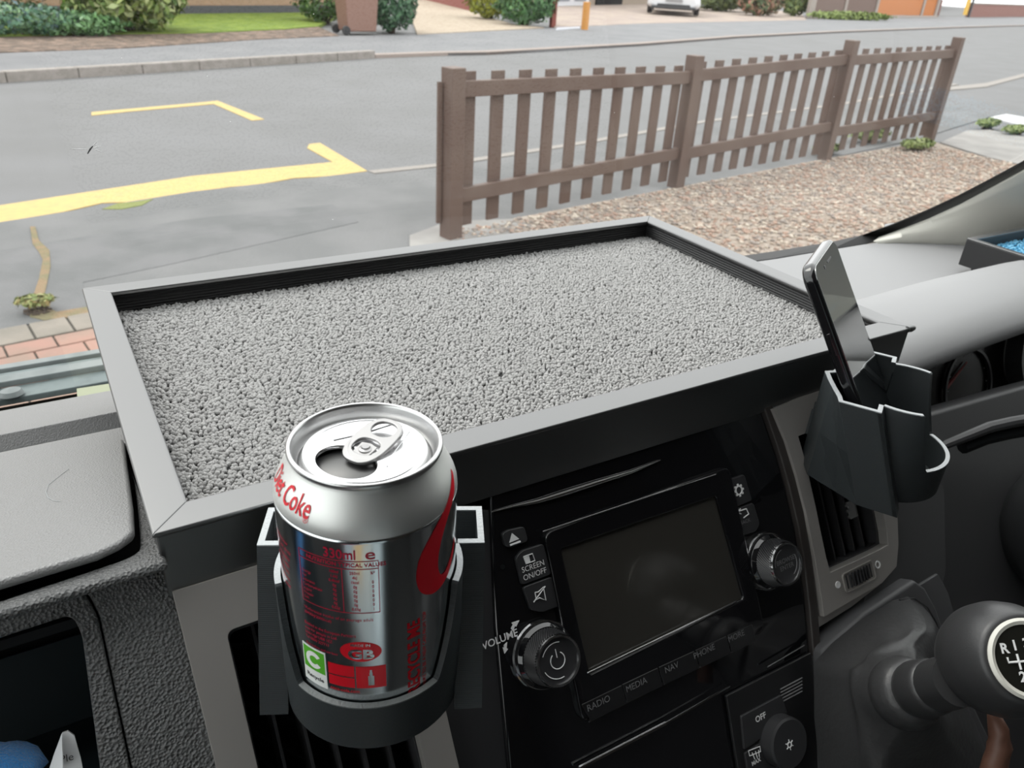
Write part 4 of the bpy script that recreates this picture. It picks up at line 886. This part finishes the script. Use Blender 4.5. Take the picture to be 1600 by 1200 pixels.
# gravel bed
gm = mat('pea_gravel', (.24, .19, .15), .9, vary=(24, (.36, .31, .26), 3, .35, .65), bump=('v', 34, .8, .02))
gp = [(2.25, 1.2), (2.25, 4.62), (4.80, 5.05), (7.19, 5.46), (9.62, 5.80), (9.35, 5.1), (9.3, 4.5), (9.2, 1.2)]
struct('gravel_bed', MB().prism(gp, GZ, GZ + .018), gm)
N = 14000; xs = RNG.uniform(2.3, 9.3, N * 2); ys = RNG.uniform(2.2, 5.75, N * 2)
ok = ys < np.interp(xs, [2.25, 4.8, 7.19, 9.6], [4.60, 5.02, 5.42, 5.76]); xs = xs[ok][:N]; ys = ys[ok][:N]; N = len(xs)
s = RNG.uniform(.008, .022, N)
S = np.stack([s * RNG.uniform(.8, 1.4, N), s, s * .6], 1); C = np.stack([xs, ys, np.full(N, GZ + .02) + s * .2], 1)
def three(cols, scale):
    M = mat('gravel_stones', cols[0], .85); t = M.node_tree; v = t.nodes.new('ShaderNodeTexVoronoi'); v.inputs['Scale'].default_value = scale; tcn = t.nodes.new('ShaderNodeTexCoord'); r = t.nodes.new('ShaderNodeValToRGB'); sp_ = t.nodes.new('ShaderNodeSeparateColor')
    t.links.new(tcn.outputs['Object'], v.inputs['Vector']); t.links.new(v.outputs['Color'], sp_.inputs[0]); t.links.new(sp_.outputs[0], r.inputs[0]); r.color_ramp.interpolation = 'CONSTANT'
    while len(r.color_ramp.elements) < len(cols): r.color_ramp.elements.new(.5)
    for i, c in enumerate(cols): r.color_ramp.elements[i].position = i / len(cols); r.color_ramp.elements[i].color = (*c, 1)
    t.links.new(r.outputs[0], t.nodes['Principled BSDF'].inputs['Base Color']); return M
st = three([(.29, .21, .165), (.38, .31, .25), (.24, .205, .18), (.47, .41, .34), (.35, .245, .19), (.31, .275, .24)], 22)
tag(blobs('gravel', C, S, RNG.uniform(0, 3, N), st), 'pinkish buff gravel spread behind the brown picket fence', 'gravel', kind='stuff')
# concrete at the far corner of the gravel, white line on the side road
conc = mat('pale_concrete', (.27, .26, .245), .85, vary=(3, (.22, .21, .20), 5, .4, .6))
struct('concrete_slab', MB().prism([tuple(G(*p)[:2]) for p in ((1468, 226), (1510, 207), (1545, 206), (1640, 225), (1900, 300), (1800, 400), (1600, 262), (1545, 250))], GZ, GZ + .03), conc, bevel=.005)
struct('concrete_slab', MB().prism([tuple(G(*p)[:2]) for p in ((640, 372), (700, 350), (800, 346), (830, 356), (790, 372), (760, 385), (640, 400))], GZ, GZ + .022), conc, bevel=.004)
o = struct('road_marking', MB().prism([tuple(G(*p)[:2]) for p in ((1546, 185), (1572, 180), (1640, 192), (1640, 203), (1600, 199))], GZ, GZ + .02), mat('white_road_paint', (.5, .5, .5), .7)); o['label'] = 'white painted mark on the side road'
o = struct('kerb_edging', MB().prism([tuple(G(*p)[:2]) for p in ((1484, 137), (1540, 131), (1600, 116), (1700, 98), (1700, 102), (1600, 121), (1540, 137), (1484, 142))], GZ, GZ + .02), MATS['pale_kerb'])

# ---------------- brown picket fence
brown = mat('brown_fence_paint', (.100, .064, .050), .6, bump=('n', 40, .3, .003), vary=(2, (.122, .085, .068), 4, .4, .6))
fence = thing('picket_fence', 'brown wooden picket fence with four posts beside the gravel', 'fence', (2.33, 4.5, GZ))
FP = [V3(2.30, 4.50), V3(4.80, 5.08), V3(7.22, 5.46), V3(9.66, 5.86)]; PH_ = [1.085, 1.085, 1.18, 1.19]
dirs = [unit(FP[i + 1] - FP[i]) for i in range(3)]; dirs.append(dirs[-1])
for i, (p, h) in enumerate(zip(FP, PH_)):
    fr = Frame((p[0], p[1], GZ - .01), np.append(dirs[i], 0), (-dirs[i][1], dirs[i][0], 0))
    part('post', MB().prism([(-.055, -.055), (.055, -.055), (.055, .055), (-.055, .055)], 0, h + .01, fr), brown, fence, bevel=.006)
for i in range(3):
    a, c = FP[i], FP[i + 1]; d = unit(c - a); L_ = np.linalg.norm(c - a); n_ = V3(-d[1], d[0])
    ha = (1.085, 1.055, 1.12)[i]; hb = (1.035, 1.12, 1.13)[i]
    # frame following the rails' slope
    for za, zb_, hh in ((ha - .175, hb - .165, .095), (.245, .26 + (.05 if i == 1 else 0), .095)):
        fr = Frame((a[0], a[1], GZ + za), (d[0], d[1], (zb_ - za) / L_), (n_[0], n_[1], 0))
        part('rail', MB().box((L_ / 2, .0, hh / 2), (L_ - .1, .045, hh), fr), brown, fence, bevel=.004)
    for k in range(10):
        t = (k + .62) / 10.25; p = a + d * L_ * t + n_ * .038; h = ha + (hb - ha) * t - .03
        fr = Frame((p[0], p[1], GZ + .07), (d[0], d[1], 0), (n_[0], n_[1], 0))
        part('picket', MB().box((0, 0, (h - .07) / 2), (.108, .02, h - .07), fr), brown, fence, bevel=.002)
p = FP[0] - dirs[0] * .075 + V3(-dirs[0][1], dirs[0][0]) * .04
part('end_board', MB().box((p[0], p[1], GZ + .56), (.03, .02, .88)), brown, fence)
gb = MB().box((0, 0, .06), (7.2, .03, .12), Frame((5.95, 5.30, GZ), np.append(unit(FP[3] - FP[0]), 0), (-.18, .98, 0)))
# ---------------- far kerb and pavement
kb = [(-25, 6.0)] + [tuple(G(*p)[:2]) for p in ((0, 130), (200, 114), (400, 102), (560, 93))]
kt = [G(560, 93)[:2], G(660, 88)[:2], G(720, 86)[:2]]
kerb_m = mat('concrete_kerb', (.27, .245, .225), .8, vary=(8, (.22, .20, .18), 5, .4, .6))
dirk = unit(V3(*kb[4]) - V3(*kb[1])); nk = V3(-dirk[1], dirk[0])
base_p = V3(*kb[1]) - dirk * 12
t = 0; n_st = 0
kmb = MB()
fr = Frame((base_p[0], base_p[1], GZ), (dirk[0], dirk[1], 0), (nk[0], nk[1], 0))
for k in range(20):
    kmb.box((.9 * k + .45 + .39, .075, .055), (.89, .15, .15), fr)
struct('far_kerb', kmb, kerb_m, bevel=.012)
e0 = fr.p(.9 * 20 + .39, 0); far_line = [e0[:2]] + [G(*p)[:2] for p in ((700, 87), (760, 86), (850, 81), (1000, 72), (1150, 60), (1300, 52), (1500, 44), (1600, 41), (1800, 36))]
back = [G(*p)[:2] for p in ((0, 88), (200, 80), (400, 66), (530, 60), (660, 57), (850, 47), (1000, 38), (1200, 33), (1350, 30), (1600, 26), (1800, 22))]
left0 = fr.p(.39, .15)[:2]
pavp = [tuple(left0), tuple(fr.p(.9 * 20 + .39, .15)[:2])] + [tuple(p) for p in far_line[1:]] + [tuple(p) for p in back[::-1]] + [tuple(V3(*back[0]) + V3(-12, -3))]
struct('far_pavement', MB().prism(pavp, GZ, GZ + .045), asphalt3)
struct('dropped_kerb', MB().prism([tuple(p) for p in far_line] + [tuple(V3(*p) + V3(-.05, .22)) for p in far_line[::-1]], GZ, GZ + .06), mat('pink_kerb', (.27, .225, .20), .85))
# garden beds, lawn, drives
soil = mat('leafy_soil', (.12, .09, .07), .95, bump=('n', 30, 1, .03), vary=(6, (.24, .17, .13), 6, .45, .6))
bk = [V3(*p) for p in back]
struct('soil_bed', MB().prism([tuple(bk[0] + V3(-12, -3)), tuple(bk[0]), tuple(bk[1]), tuple(bk[2]), tuple(bk[3]), (6.8, 22), (0, 19), (-12, 15.5)], GZ, GZ + .06), soil)
grass = mat('lawn_grass', (.13, .20, .02), .9, bump=('n', 50, 1, .03), vary=(3, (.19, .26, .03), 6, .4, .6))
struct('lawn', MB().prism([(-14, 14.5), (-.3, 17.0), (1.2, 17.6), (3.5, 18.2), (5.5, 19.3), (6.6, 20.2), (9.2, 25.6), (9.0, 30), (-14, 26)], GZ, GZ + .075), grass)
buff = mat('buff_gravel_drive', (.36, .29, .22), .95, bump=('n', 60, 1, .02), vary=(9, (.43, .36, .28), 6, .4, .6))
struct('gravel_drive', MB().prism([tuple(G(*p)[:2]) for p in ((652, 57), (850, 46), (800, 40), (765, 30), (720, 15), (655, -22), (610, -25), (640, 20))], GZ, GZ + .052), buff)
blockp = mat('pink_block_drive', (.27, .215, .19), .9, vary=(1.2, (.33, .27, .22), 6, .4, .6))
struct('block_drive', MB().prism([tuple(G(*p)[:2]) for p in ((866, 46), (1000, 39), (1260, 33), (1250, 20), (1100, 12), (1000, 0), (870, -6))], GZ, GZ + .052), blockp)

# ---------------- houses, walls, fence panels
def wallbox(name, a, b_, h, th, M, z=GZ, parent=None, **k):
    a = V3(*a); b_ = V3(*b_); d = unit(b_ - a)
    fr = Frame((a[0], a[1], z), (d[0], d[1], 0), (-d[1], d[0], 0)); L_ = np.linalg.norm(b_ - a)
    return part(name, MB().box((L_ / 2, th / 2, h / 2), (L_, th, h), fr), M, parent, **k), fr, L_
def brickmat(name, c1, c2, mort, sc):
    M = mat(name, c1, .9); t = M.node_tree; bt_ = t.nodes.new('ShaderNodeTexBrick'); bt_.inputs['Color1'].default_value = (*c1, 1); bt_.inputs['Color2'].default_value = (*c2, 1); bt_.inputs['Mortar'].default_value = (*mort, 1); bt_.inputs['Scale'].default_value = sc; bt_.inputs['Mortar Size'].default_value = .015
    tcn = t.nodes.new('ShaderNodeTexCoord'); mp = t.nodes.new('ShaderNodeMapping'); mp.inputs['Rotation'].default_value = (math.pi / 2, 0, 0); t.links.new(tcn.outputs['Object'], mp.inputs[0]); t.links.new(mp.outputs[0], bt_.inputs[0]); t.links.new(bt_.outputs[0], t.nodes['Principled BSDF'].inputs['Base Color']); return M
ob_m = brickmat('orange_brick', (.36, .23, .15), (.30, .19, .12), (.34, .28, .22), 4); rb_m = brickmat('red_brick', (.26, .12, .10), (.22, .10, .08), (.28, .2, .18), 4)
hs = thing('house', 'orange brick house with a dark plinth behind the lawn', 'house', (3, 26, GZ))
a = G(0, 30)[:2]; c = G(520, 23)[:2]; dd = unit(c - a); a = a - dd * 12; c = c + dd * .3
hw, hf, hl = wallbox('wall', a, c, 2.8, 4.5, ob_m, parent=hs)
part('plinth', MB().box((hl / 2, -.02, .13), (hl, .05, .26), hf), mat('dark_plinth', (.075, .075, .085), .8), hs)
part('roof', MB().add([hf.p(-.4, -.4, 2.8), hf.p(hl + .4, -.4, 2.8), hf.p(hl + .4, 4.9, 2.8), hf.p(-.4, 4.9, 2.8), hf.p(-.4, 2.25, 4.8), hf.p(hl + .4, 2.25, 4.8)], [(0, 1, 5, 4), (2, 3, 4, 5), (0, 4, 3), (1, 2, 5), (0, 3, 2, 1)]), mat('roof_tiles', (.16, .10, .08), .8), hs)
for k in (.62, .85):
    wdw = part('window', MB().box((hl * k, -.03, 1.55), (1.6, .06, 1.1), hf), paper_w, hs); part('pane', MB().box((hl * k, -.065, 1.55), (1.4, .02, .9), hf), screen_m, wdw)
# house with white garage door
h2_ = thing('house', 'house with a white garage door behind the parked car', 'house', (*G(900, 10)[:2], GZ))
a = G(864, 11)[:2]; c = V3(*G(950, 9)[:2]); dd = unit(c - a)
w2, f2, l2 = wallbox('wall', a + dd * 0, c + dd * 14, 2.8, 6, mat('beige_render', (.30, .25, .2), .9), parent=h2_)
gd = part('garage_door', MB().box((l2 * 0 + 1.75, -.05, 1.1), (4.0, .08, 2.2), f2), mat('white_upvc', (.62, .63, .66), .5), h2_)
for k in (.45, 2.3): part('door_panel', MB().box((k + .4, -.10, .65), (1.3, .03, .8), f2), mat('grey_blue_panel', (.22, .24, .28), .5), gd)
part('garage_opening', MB().box((6.4, -.04, 1.0), (3.4, .08, 2.0), f2), void, h2_)
part('roof', MB().add([f2.p(-.4, -.4, 2.8), f2.p(l2 + .4, -.4, 2.8), f2.p(l2 + .4, 6.4, 2.8), f2.p(-.4, 6.4, 2.8), f2.p(-.4, 3, 5), f2.p(l2 + .4, 3, 5)], [(0, 1, 5, 4), (2, 3, 4, 5), (0, 4, 3), (1, 2, 5), (0, 3, 2, 1)]), MATS['roof_tiles'], h2_)
h3_ = thing('house', 'beige house standing behind the low red brick garden wall', 'house', (78, 55, GZ))
w3, f3_, l3_ = wallbox('wall', (64, 46), (96, 62), 2.8, 6, MATS['beige_render'], parent=h3_)
part('roof', MB().add([f3_.p(-.4, -.4, 2.8), f3_.p(l3_ + .4, -.4, 2.8), f3_.p(l3_ + .4, 6.4, 2.8), f3_.p(-.4, 6.4, 2.8), f3_.p(-.4, 3, 5), f3_.p(l3_ + .4, 3, 5)], [(0, 1, 5, 4), (2, 3, 4, 5), (0, 4, 3), (1, 2, 5), (0, 3, 2, 1)]), MATS['roof_tiles'], h3_)
for k in (.2, .5, .8): part('window', MB().box((l3_ * k, -.05, 1.4), (2.2, .08, 1.1), f3_), paper_w, h3_)
# dark red timber fence at the drive
redm = mat('red_brown_timber', (.21, .055, .04), .7)
o, f3, l3 = wallbox('red_timber_fence', G(735, 19)[:2], G(636, -6)[:2], 1.4, .06, redm)
tag(o, 'dark red-brown timber fence running along the buff gravel drive', 'fence')
p = G(863, 43)[:2]; o = part('gate_post', MB().box((p[0], p[1], GZ + .7), (.16, .16, 1.4)), redm, bevel=.01); tag(o, 'dark red gate post between the bushes and the pale drive', 'post')
p = G(913, 49)[:2]; o = part('bollard', MB().box((0, 0, .38), (.16, .16, .84), Frame((p[0], p[1], GZ), (1, .4, 0), (-.4, 1, 0))), mat('orange_wood', (.50, .23, .055), .6), bevel=.01); tag(o, 'short orange-yellow wooden bollard at the edge of the pavement', 'bollard')
struct('white_slab', MB().prism([tuple(G(*p)[:2]) for p in ((868, 50), (905, 47), (906, 45), (870, 46))], GZ, GZ + .06), mat('white_stone', (.45, .46, .5), .8))
# panels, posts and walls on the right
cpost = mat('concrete_post', (.34, .30, .27), .8); fpan = mat('brown_fence_panel', (.17, .115, .095), .8, bump=('w', 9, .4, .02)); fo = mat('orange_fence_panel', (.48, .18, .06), .7, bump=('w', 9, .3, .02))
seq = [(1264, 29), (1316, 27), (1365, 27), (1437, 27), (1459, 28)]
pts_ = [V3(*G(*p)[:2]) for p in seq]
for i, (m_, lb_) in enumerate(((fpan, 'brown timber fence panel nearest the shrubs'), (fpan, 'brown timber fence panel next to the orange one'), (fo, 'wide bright orange timber fence panel'), (fo, 'narrow bright orange timber panel beside the gate'))):
    o, _, _ = wallbox('fence_panel', pts_[i], pts_[i + 1], 1.8, .06, m_, z=GZ + .12); tag(o, lb_, 'fence panel')
for p, lb_ in zip(pts_, ('thick pale concrete post at the left end of the timber panels', 'concrete post between the two brown panels', 'concrete post between the brown and orange panels', 'concrete post between the wide and narrow orange panels', 'grey post at the right end of the orange panels')):
    wd = .42 if p is pts_[0] else .22
    o = part('concrete_post', MB().box((p[0], p[1], GZ + .98), (wd, .22, 1.96)), cpost, bevel=.015); tag(o, lb_, 'post')
struct('gravel_board', MB().prism([tuple(pts_[0]), tuple(pts_[4]), tuple(pts_[4] + V3(.1, -.25)), tuple(pts_[0] + V3(.1, -.25))], GZ, GZ + .14), cpost)
gt = thing('garden_gate', 'black metal gate with a yellow panel in front of a brick house', 'gate', (*G(1485, 28)[:2], GZ)); a = V3(*G(1461, 28)[:2]); c = V3(*G(1513, 28)[:2]); dd = unit(c - a); L_ = np.linalg.norm(c - a)
gfr = Frame((a[0], a[1], GZ), (dd[0], dd[1], 0), (-dd[1], dd[0], 0))
for x in (0, L_): part('gate_post', MB().box((x, 0, .9), (.22, .12, 1.8), gfr), button_m, gt)
part('low_wall', MB().box((L_ / 2, 2.2, .55), (L_ * .95, .2, 1.1), gfr), rb_m, gt)
part('yellow_panel', MB().box((L_ * .88, .05, .95), (L_ * .12, .04, 1.5), gfr), mat('bright_yellow', (.65, .38, .02), .5), gt)
part('gate_rail', MB().box((L_ / 2, 0, 1.62), (L_, .06, .1), gfr), button_m, gt)
o, _, _ = wallbox('garden_wall', G(1514, 28)[:2], V3(*G(1700, 26)[:2]), .95, .3, rb_m); tag(o, 'low red brick garden wall at the far right across the road', 'wall')
ccap, _, _ = wallbox('garden_wall_coping', G(1514, 28)[:2] - V3(0, .05), V3(*G(1700, 26)[:2]) - V3(0, .05), .09, .4, cpost, z=GZ + .95); tag(ccap, 'pale coping along the low red brick wall', 'coping')

# ---------------- wheelie bin
bn = thing('wheelie_bin', 'tall pinkish brown wheelie bin at the back of the far pavement', 'bin', (*G(566, 57)[:2], GZ))
c = V3(*G(566, 56)[:2]); sd = unit(V3(1, .12)); bf = Frame((c[0], c[1] + .3, GZ + .05), (sd[0], sd[1], 0), (-sd[1], sd[0], 0))
V = [bf.p(x * k, y * k, z) for z, k in ((.03, .84), (.98, 1.0)) for x, y in ((-.44, -.3), (.44, -.3), (.44, .3), (-.44, .3))]
binm = mat('brown_bin_plastic', (.235, .135, .105), .55, bump=('n', 20, .2, .01))
part('bin_body', MB().add(V, [(0, 3, 2, 1), (4, 5, 6, 7), (0, 1, 5, 4), (1, 2, 6, 5), (2, 3, 7, 6), (3, 0, 4, 7)]), binm, bn, bevel=.03, seg=3)
part('bin_lid', MB().box((0, 0, 1.02), (.95, .66, .07), bf), binm, bn, bevel=.025)
for s_ in (-1, 1): part('wheel', MB().lathe([(.10, -.03), (.10, .03)], Frame(bf.p(-.42, .26 * s_, .06), bf.x, bf.z), 20), button_m, bn, bevel=.01)
# ---------------- parked car
car = thing('car', 'white car parked on the drive across the road', 'car', (*G(1050, 26)[:2], GZ))
c0 = V3(*G(1050, 27)[:2]); vd = unit(c0); sx_ = V3(vd[1], -vd[0]); 
KC = Frame((c0[0], c0[1], GZ + .05), (sx_[0], sx_[1], 0), (vd[0], vd[1], 0)); _kp = KC.p; KC.p = lambda a, b, c=0: KC.o + (_kp(a, b, c) - KC.o) * 1.3
wpaint = mat('white_car_paint', (.60, .61, .63), .25, coat=.5)
secs = []
W2 = .90
def sect(y, w, z0_, z1_, wt=None):
    wt = wt or w * .86
    P = rrect(-1, 0, 1, 1, .28, 4); out = []
    for a, b_ in P: k = b_; out.append(KC.p(a * (w + (wt - w) * max(0, k - .4) / .6), y, z0_ + (z1_ - z0_) * b_))
    return out
S_ = [sect(0, .72, .30, .62), sect(.05, .86, .24, .74), sect(.3, W2, .20, .84), sect(1.0, W2, .20, .98), sect(1.25, W2, .20, 1.02), sect(2.0, W2, .20, 1.42, .66), sect(2.8, W2, .20, 1.48, .68), sect(3.6, W2, .20, 1.40, .66), sect(4.2, W2 * .97, .22, 1.0), sect(4.4, .8, .3, .8)]
b = MB().grid(S_, close=True); b.add(S_[0], [tuple(range(len(S_[0])))]); b.add(S_[-1], [tuple(range(len(S_[0])))])
part('car_body', b, wpaint, car, smooth='all')
part('lower_grille', MB().prism([(-.78, .26), (.78, .26), (.70, .47), (-.70, .47)], -.03, .05, Frame(KC.p(0, 0, 0), KC.x, KC.z)), button_m, car, bevel=.02)
part('bumper_lip', MB().box((0, -.01, .25), (1.5, .14, .07), KC), button_m, car, bevel=.02)
part('grille', MB().prism([(-.38, .56), (.38, .56), (.34, .68), (-.34, .68)], -.02, .06, Frame(KC.p(0, 0, 0), KC.x, KC.z)), mat('grey_grille', (.25, .25, .26), .4), car)
for s_ in (-1, 1):
    part('headlamp', MB().box((s_ * .66, .06, .66), (.26, .12, .10), KC), chrome, car, bevel=.02)
    for y in (.85, 3.5):
        wh = part('wheel', MB().lathe([(.33, -.11), (.33, .11)], Frame(KC.p(s_ * .80, y, .28), KC.y, KC.z), 28), button_m, car, bevel=.02)
        part('wheel_trim', MB().lathe([(.2, -.12), (.2, .12)], Frame(KC.p(s_ * .80, y, .28), KC.y, KC.z), 20), chrome, wh)
part('windscreen', MB().add([KC.p(-.72, 1.28, 1.04), KC.p(.72, 1.28, 1.04), KC.p(.58, 1.95, 1.39), KC.p(-.58, 1.95, 1.39)], [(0, 1, 2, 3)]), screen_m, car, solid=.02)

# ---------------- plants
def leafy(name, label, cat, px_, h, rx, ry, n, size, cols, dens=1, lift=0, group=None, stemcol=(.08, .05, .03)):
    p = G(*px_)[:2]; root = thing(name, label, cat, (p[0], p[1], GZ), group)
    d = unit(p); c = p + d * ry * .9
    nrm = RNG.normal(size=(n, 3)); nrm /= np.linalg.norm(nrm, axis=1)[:, None]
    rad = RNG.uniform(.55, 1.0, n) ** .6
    lump = 1 + .12 * np.sin(nrm[:, 0] * 7 + 1) * np.cos(nrm[:, 1] * 6 + nrm[:, 2] * 8)
    P = nrm * (rad * lump)[:, None] * [rx, ry, h / 2] + [c[0], c[1], GZ + h / 2 + .05]
    P[:, 2] = np.maximum(P[:, 2], GZ + .04)
    out = nrm + RNG.normal(size=(n, 3)) * .55 + [0, 0, .35]; out /= np.linalg.norm(out, axis=1)[:, None]
    t1 = np.cross(out, RNG.normal(size=(n, 3))); t1 /= np.linalg.norm(t1, axis=1)[:, None]; t2 = np.cross(out, t1)
    s_ = size * RNG.uniform(.6, 1.3, n)[:, None]
    q = np.stack([P - t1 * s_, P - t2 * s_ * .42 + out * s_ * .08, P + t1 * s_ - out * s_ * .2, P + t2 * s_ * .42 + out * s_ * .08], 1).reshape(-1, 3)
    me = bpy.data.meshes.new('foliage'); me.vertices.add(4 * n); me.vertices.foreach_set('co', q.reshape(-1).astype(np.float32)); me.loops.add(4 * n); me.loops.foreach_set('vertex_index', np.arange(4 * n, dtype=np.int32)); me.polygons.add(n); me.polygons.foreach_set('loop_start', (np.arange(n) * 4).astype(np.int32)); me.update(calc_edges=True)
    part('foliage', me, leafmat(name + label[:12], cols), root, fixn=False)
    b = MB()
    for k in range(7):
        a = k * .9; b.tube([(c[0] + .05 * math.cos(a), c[1] + .05 * math.sin(a), GZ), (c[0] + rx * .25 * math.cos(a), c[1] + ry * .25 * math.sin(a), GZ + h * .3), (c[0] + rx * .5 * math.cos(a), c[1] + ry * .5 * math.sin(a), GZ + h * .62)], [.03, .02, .008], 6)
    part('stem', b, mat('bark', (.07, .05, .035), .9), root)
    return root
def leafmat(nm, cols):
    M = mat('leaf_' + nm.replace(' ', '_'), cols[0], .5, spec=.5); t = M.node_tree; gnode = t.nodes.new('ShaderNodeNewGeometry'); r = t.nodes.new('ShaderNodeValToRGB')
    while len(r.color_ramp.elements) < len(cols): r.color_ramp.elements.new(.5)
    for i, c in enumerate(cols): r.color_ramp.elements[i].position = i / max(1, len(cols) - 1); r.color_ramp.elements[i].color = (*c, 1)
    t.links.new(gnode.outputs['Random Per Island'], r.inputs[0]); t.links.new(r.outputs[0], t.nodes['Principled BSDF'].inputs['Base Color'])
    return M
var = [(.05, .10, .02), (.12, .20, .03), (.30, .36, .12), (.42, .46, .22), (.10, .17, .03)]
leafy('variegated_shrub', 'large round variegated laurel bush on the lawn edge, left of the bin', 'bush', (205, 62), 1.9, 1.28, 1.2, 5200, .10, var)
leafy('ground_cover', 'low blue-green leafy ground cover at the far left of the bed', 'plant', (30, 66), .55, 1.1, .7, 1700, .06, [(.03, .08, .05), (.07, .17, .10), (.12, .22, .09), (.05, .10, .12)])
leafy('ground_cover', 'low bright green leafy ground cover just left of the variegated bush', 'plant', (120, 64), .42, .95, .5, 1500, .06, [(.04, .10, .03), (.10, .22, .07), (.14, .26, .12)])
leafy('brown_shrub', 'brownish straggly shrub in the top left corner', 'bush', (5, 50), 1.5, 1.0, 1.0, 1500, .05, [(.12, .09, .06), (.20, .15, .09), (.15, .16, .05), (.28, .08, .05)])
leafy('dark_shrub', 'dark green shrub just left of the brown bin', 'bush', (510, 42), 1.25, .85, .9, 2000, .07, [(.02, .05, .015), (.05, .11, .03), (.10, .18, .03)])
leafy('dark_shrub', 'dark bluish green shrub just right of the brown bin', 'bush', (612, 56), 1.3, .62, .8, 2400, .07, [(.015, .05, .025), (.04, .11, .05), (.10, .20, .10)])
leafy('yellow_shrub', 'yellow-green shrub at the far side of the buff drive', 'bush', (765, 34), 1.5, .95, .8, 2200, .08, [(.12, .16, .02), (.32, .34, .03), (.22, .26, .04)])
leafy('green_shrub', 'mid green bush beside the dark red gate post', 'bush', (820, 44), 1.4, 1.05, .8, 2800, .08, [(.02, .07, .02), (.06, .16, .05), (.13, .26, .09)])
leafy('flowering_shrub', 'green shrub with pink blooms right of the parked car', 'bush', (1185, 27), 1.6, 1.5, .8, 2400, .13, [(.05, .09, .04), (.12, .17, .07), (.42, .18, .14), (.14, .2, .09)])
leafy('low_hedge', 'dull green hedge right behind the parked car', 'hedge', (1125, 20), 1.5, 2.2, 1.2, 2000, .14, [(.07, .10, .03), (.15, .19, .06)])
leafy('green_hedge', 'green bush just left of the thick concrete post', 'bush', (1238, 27), 1.7, .9, .6, 1800, .13, [(.05, .09, .03), (.14, .20, .06), (.22, .26, .08)])
hedge_ = thing('added_hedge', 'unseen clipped green hedge added right of the van for the phone reflection', 'hedge', (14.5, 1.5, GZ))  # unseen hedge, added to put green into the phone's reflection
part('added_clipped_foliage', MB().box((14.5, 1.2, GZ + .65), (1.0, 7.0, 1.3)), mat('added_hedge_green', (.10, .17, .04), .8, bump=('n', 12, 1, .2), vary=(3, (.20, .26, .08), 6, .4, .6)), hedge_, bevel=.15, seg=3)
part('stem', MB().tube([(14.5, 1.2, GZ), (14.5, 1.2, GZ + .5)], .06, 8), mat('bark', (.07, .05, .035), .9), hedge_)  # stem and bark of the added unseen hedge
for (x, y), h, r_, lb_ in (((1430, 240), .10, .28, 'tuft of grass growing at the foot of the last fence post'), ((1355, 226), .12, .35, 'green weeds under the last fence panel'), ((1290, 245), .07, .22, 'small weeds beside the third fence post'), ((1541, 204), .10, .25, 'small weed clump beside the concrete slab'), ((1585, 214), .09, .3, 'yellow-green weeds at the right of the concrete slab')):
    leafy('weed_clump', lb_, 'weeds', (x, y), h, r_, r_ * .4, 500, .03, [(.10, .14, .04), (.20, .26, .07), (.26, .28, .12)])
leafy('verge_weeds', 'grassy weeds along the foot of the brown fence panels', 'weeds', (1330, 33), .4, 3.5, .3, 1200, .12, [(.14, .20, .05), (.24, .30, .08)])
leafy('path_weeds', 'green weeds in the crack beside the paved drive', 'weeds', (62, 497), .05, .09, .06, 260, .018, [(.14, .19, .05), (.26, .28, .10), (.24, .16, .05)])
for o in bpy.data.objects:
    if '_w' in o: del o['_w']
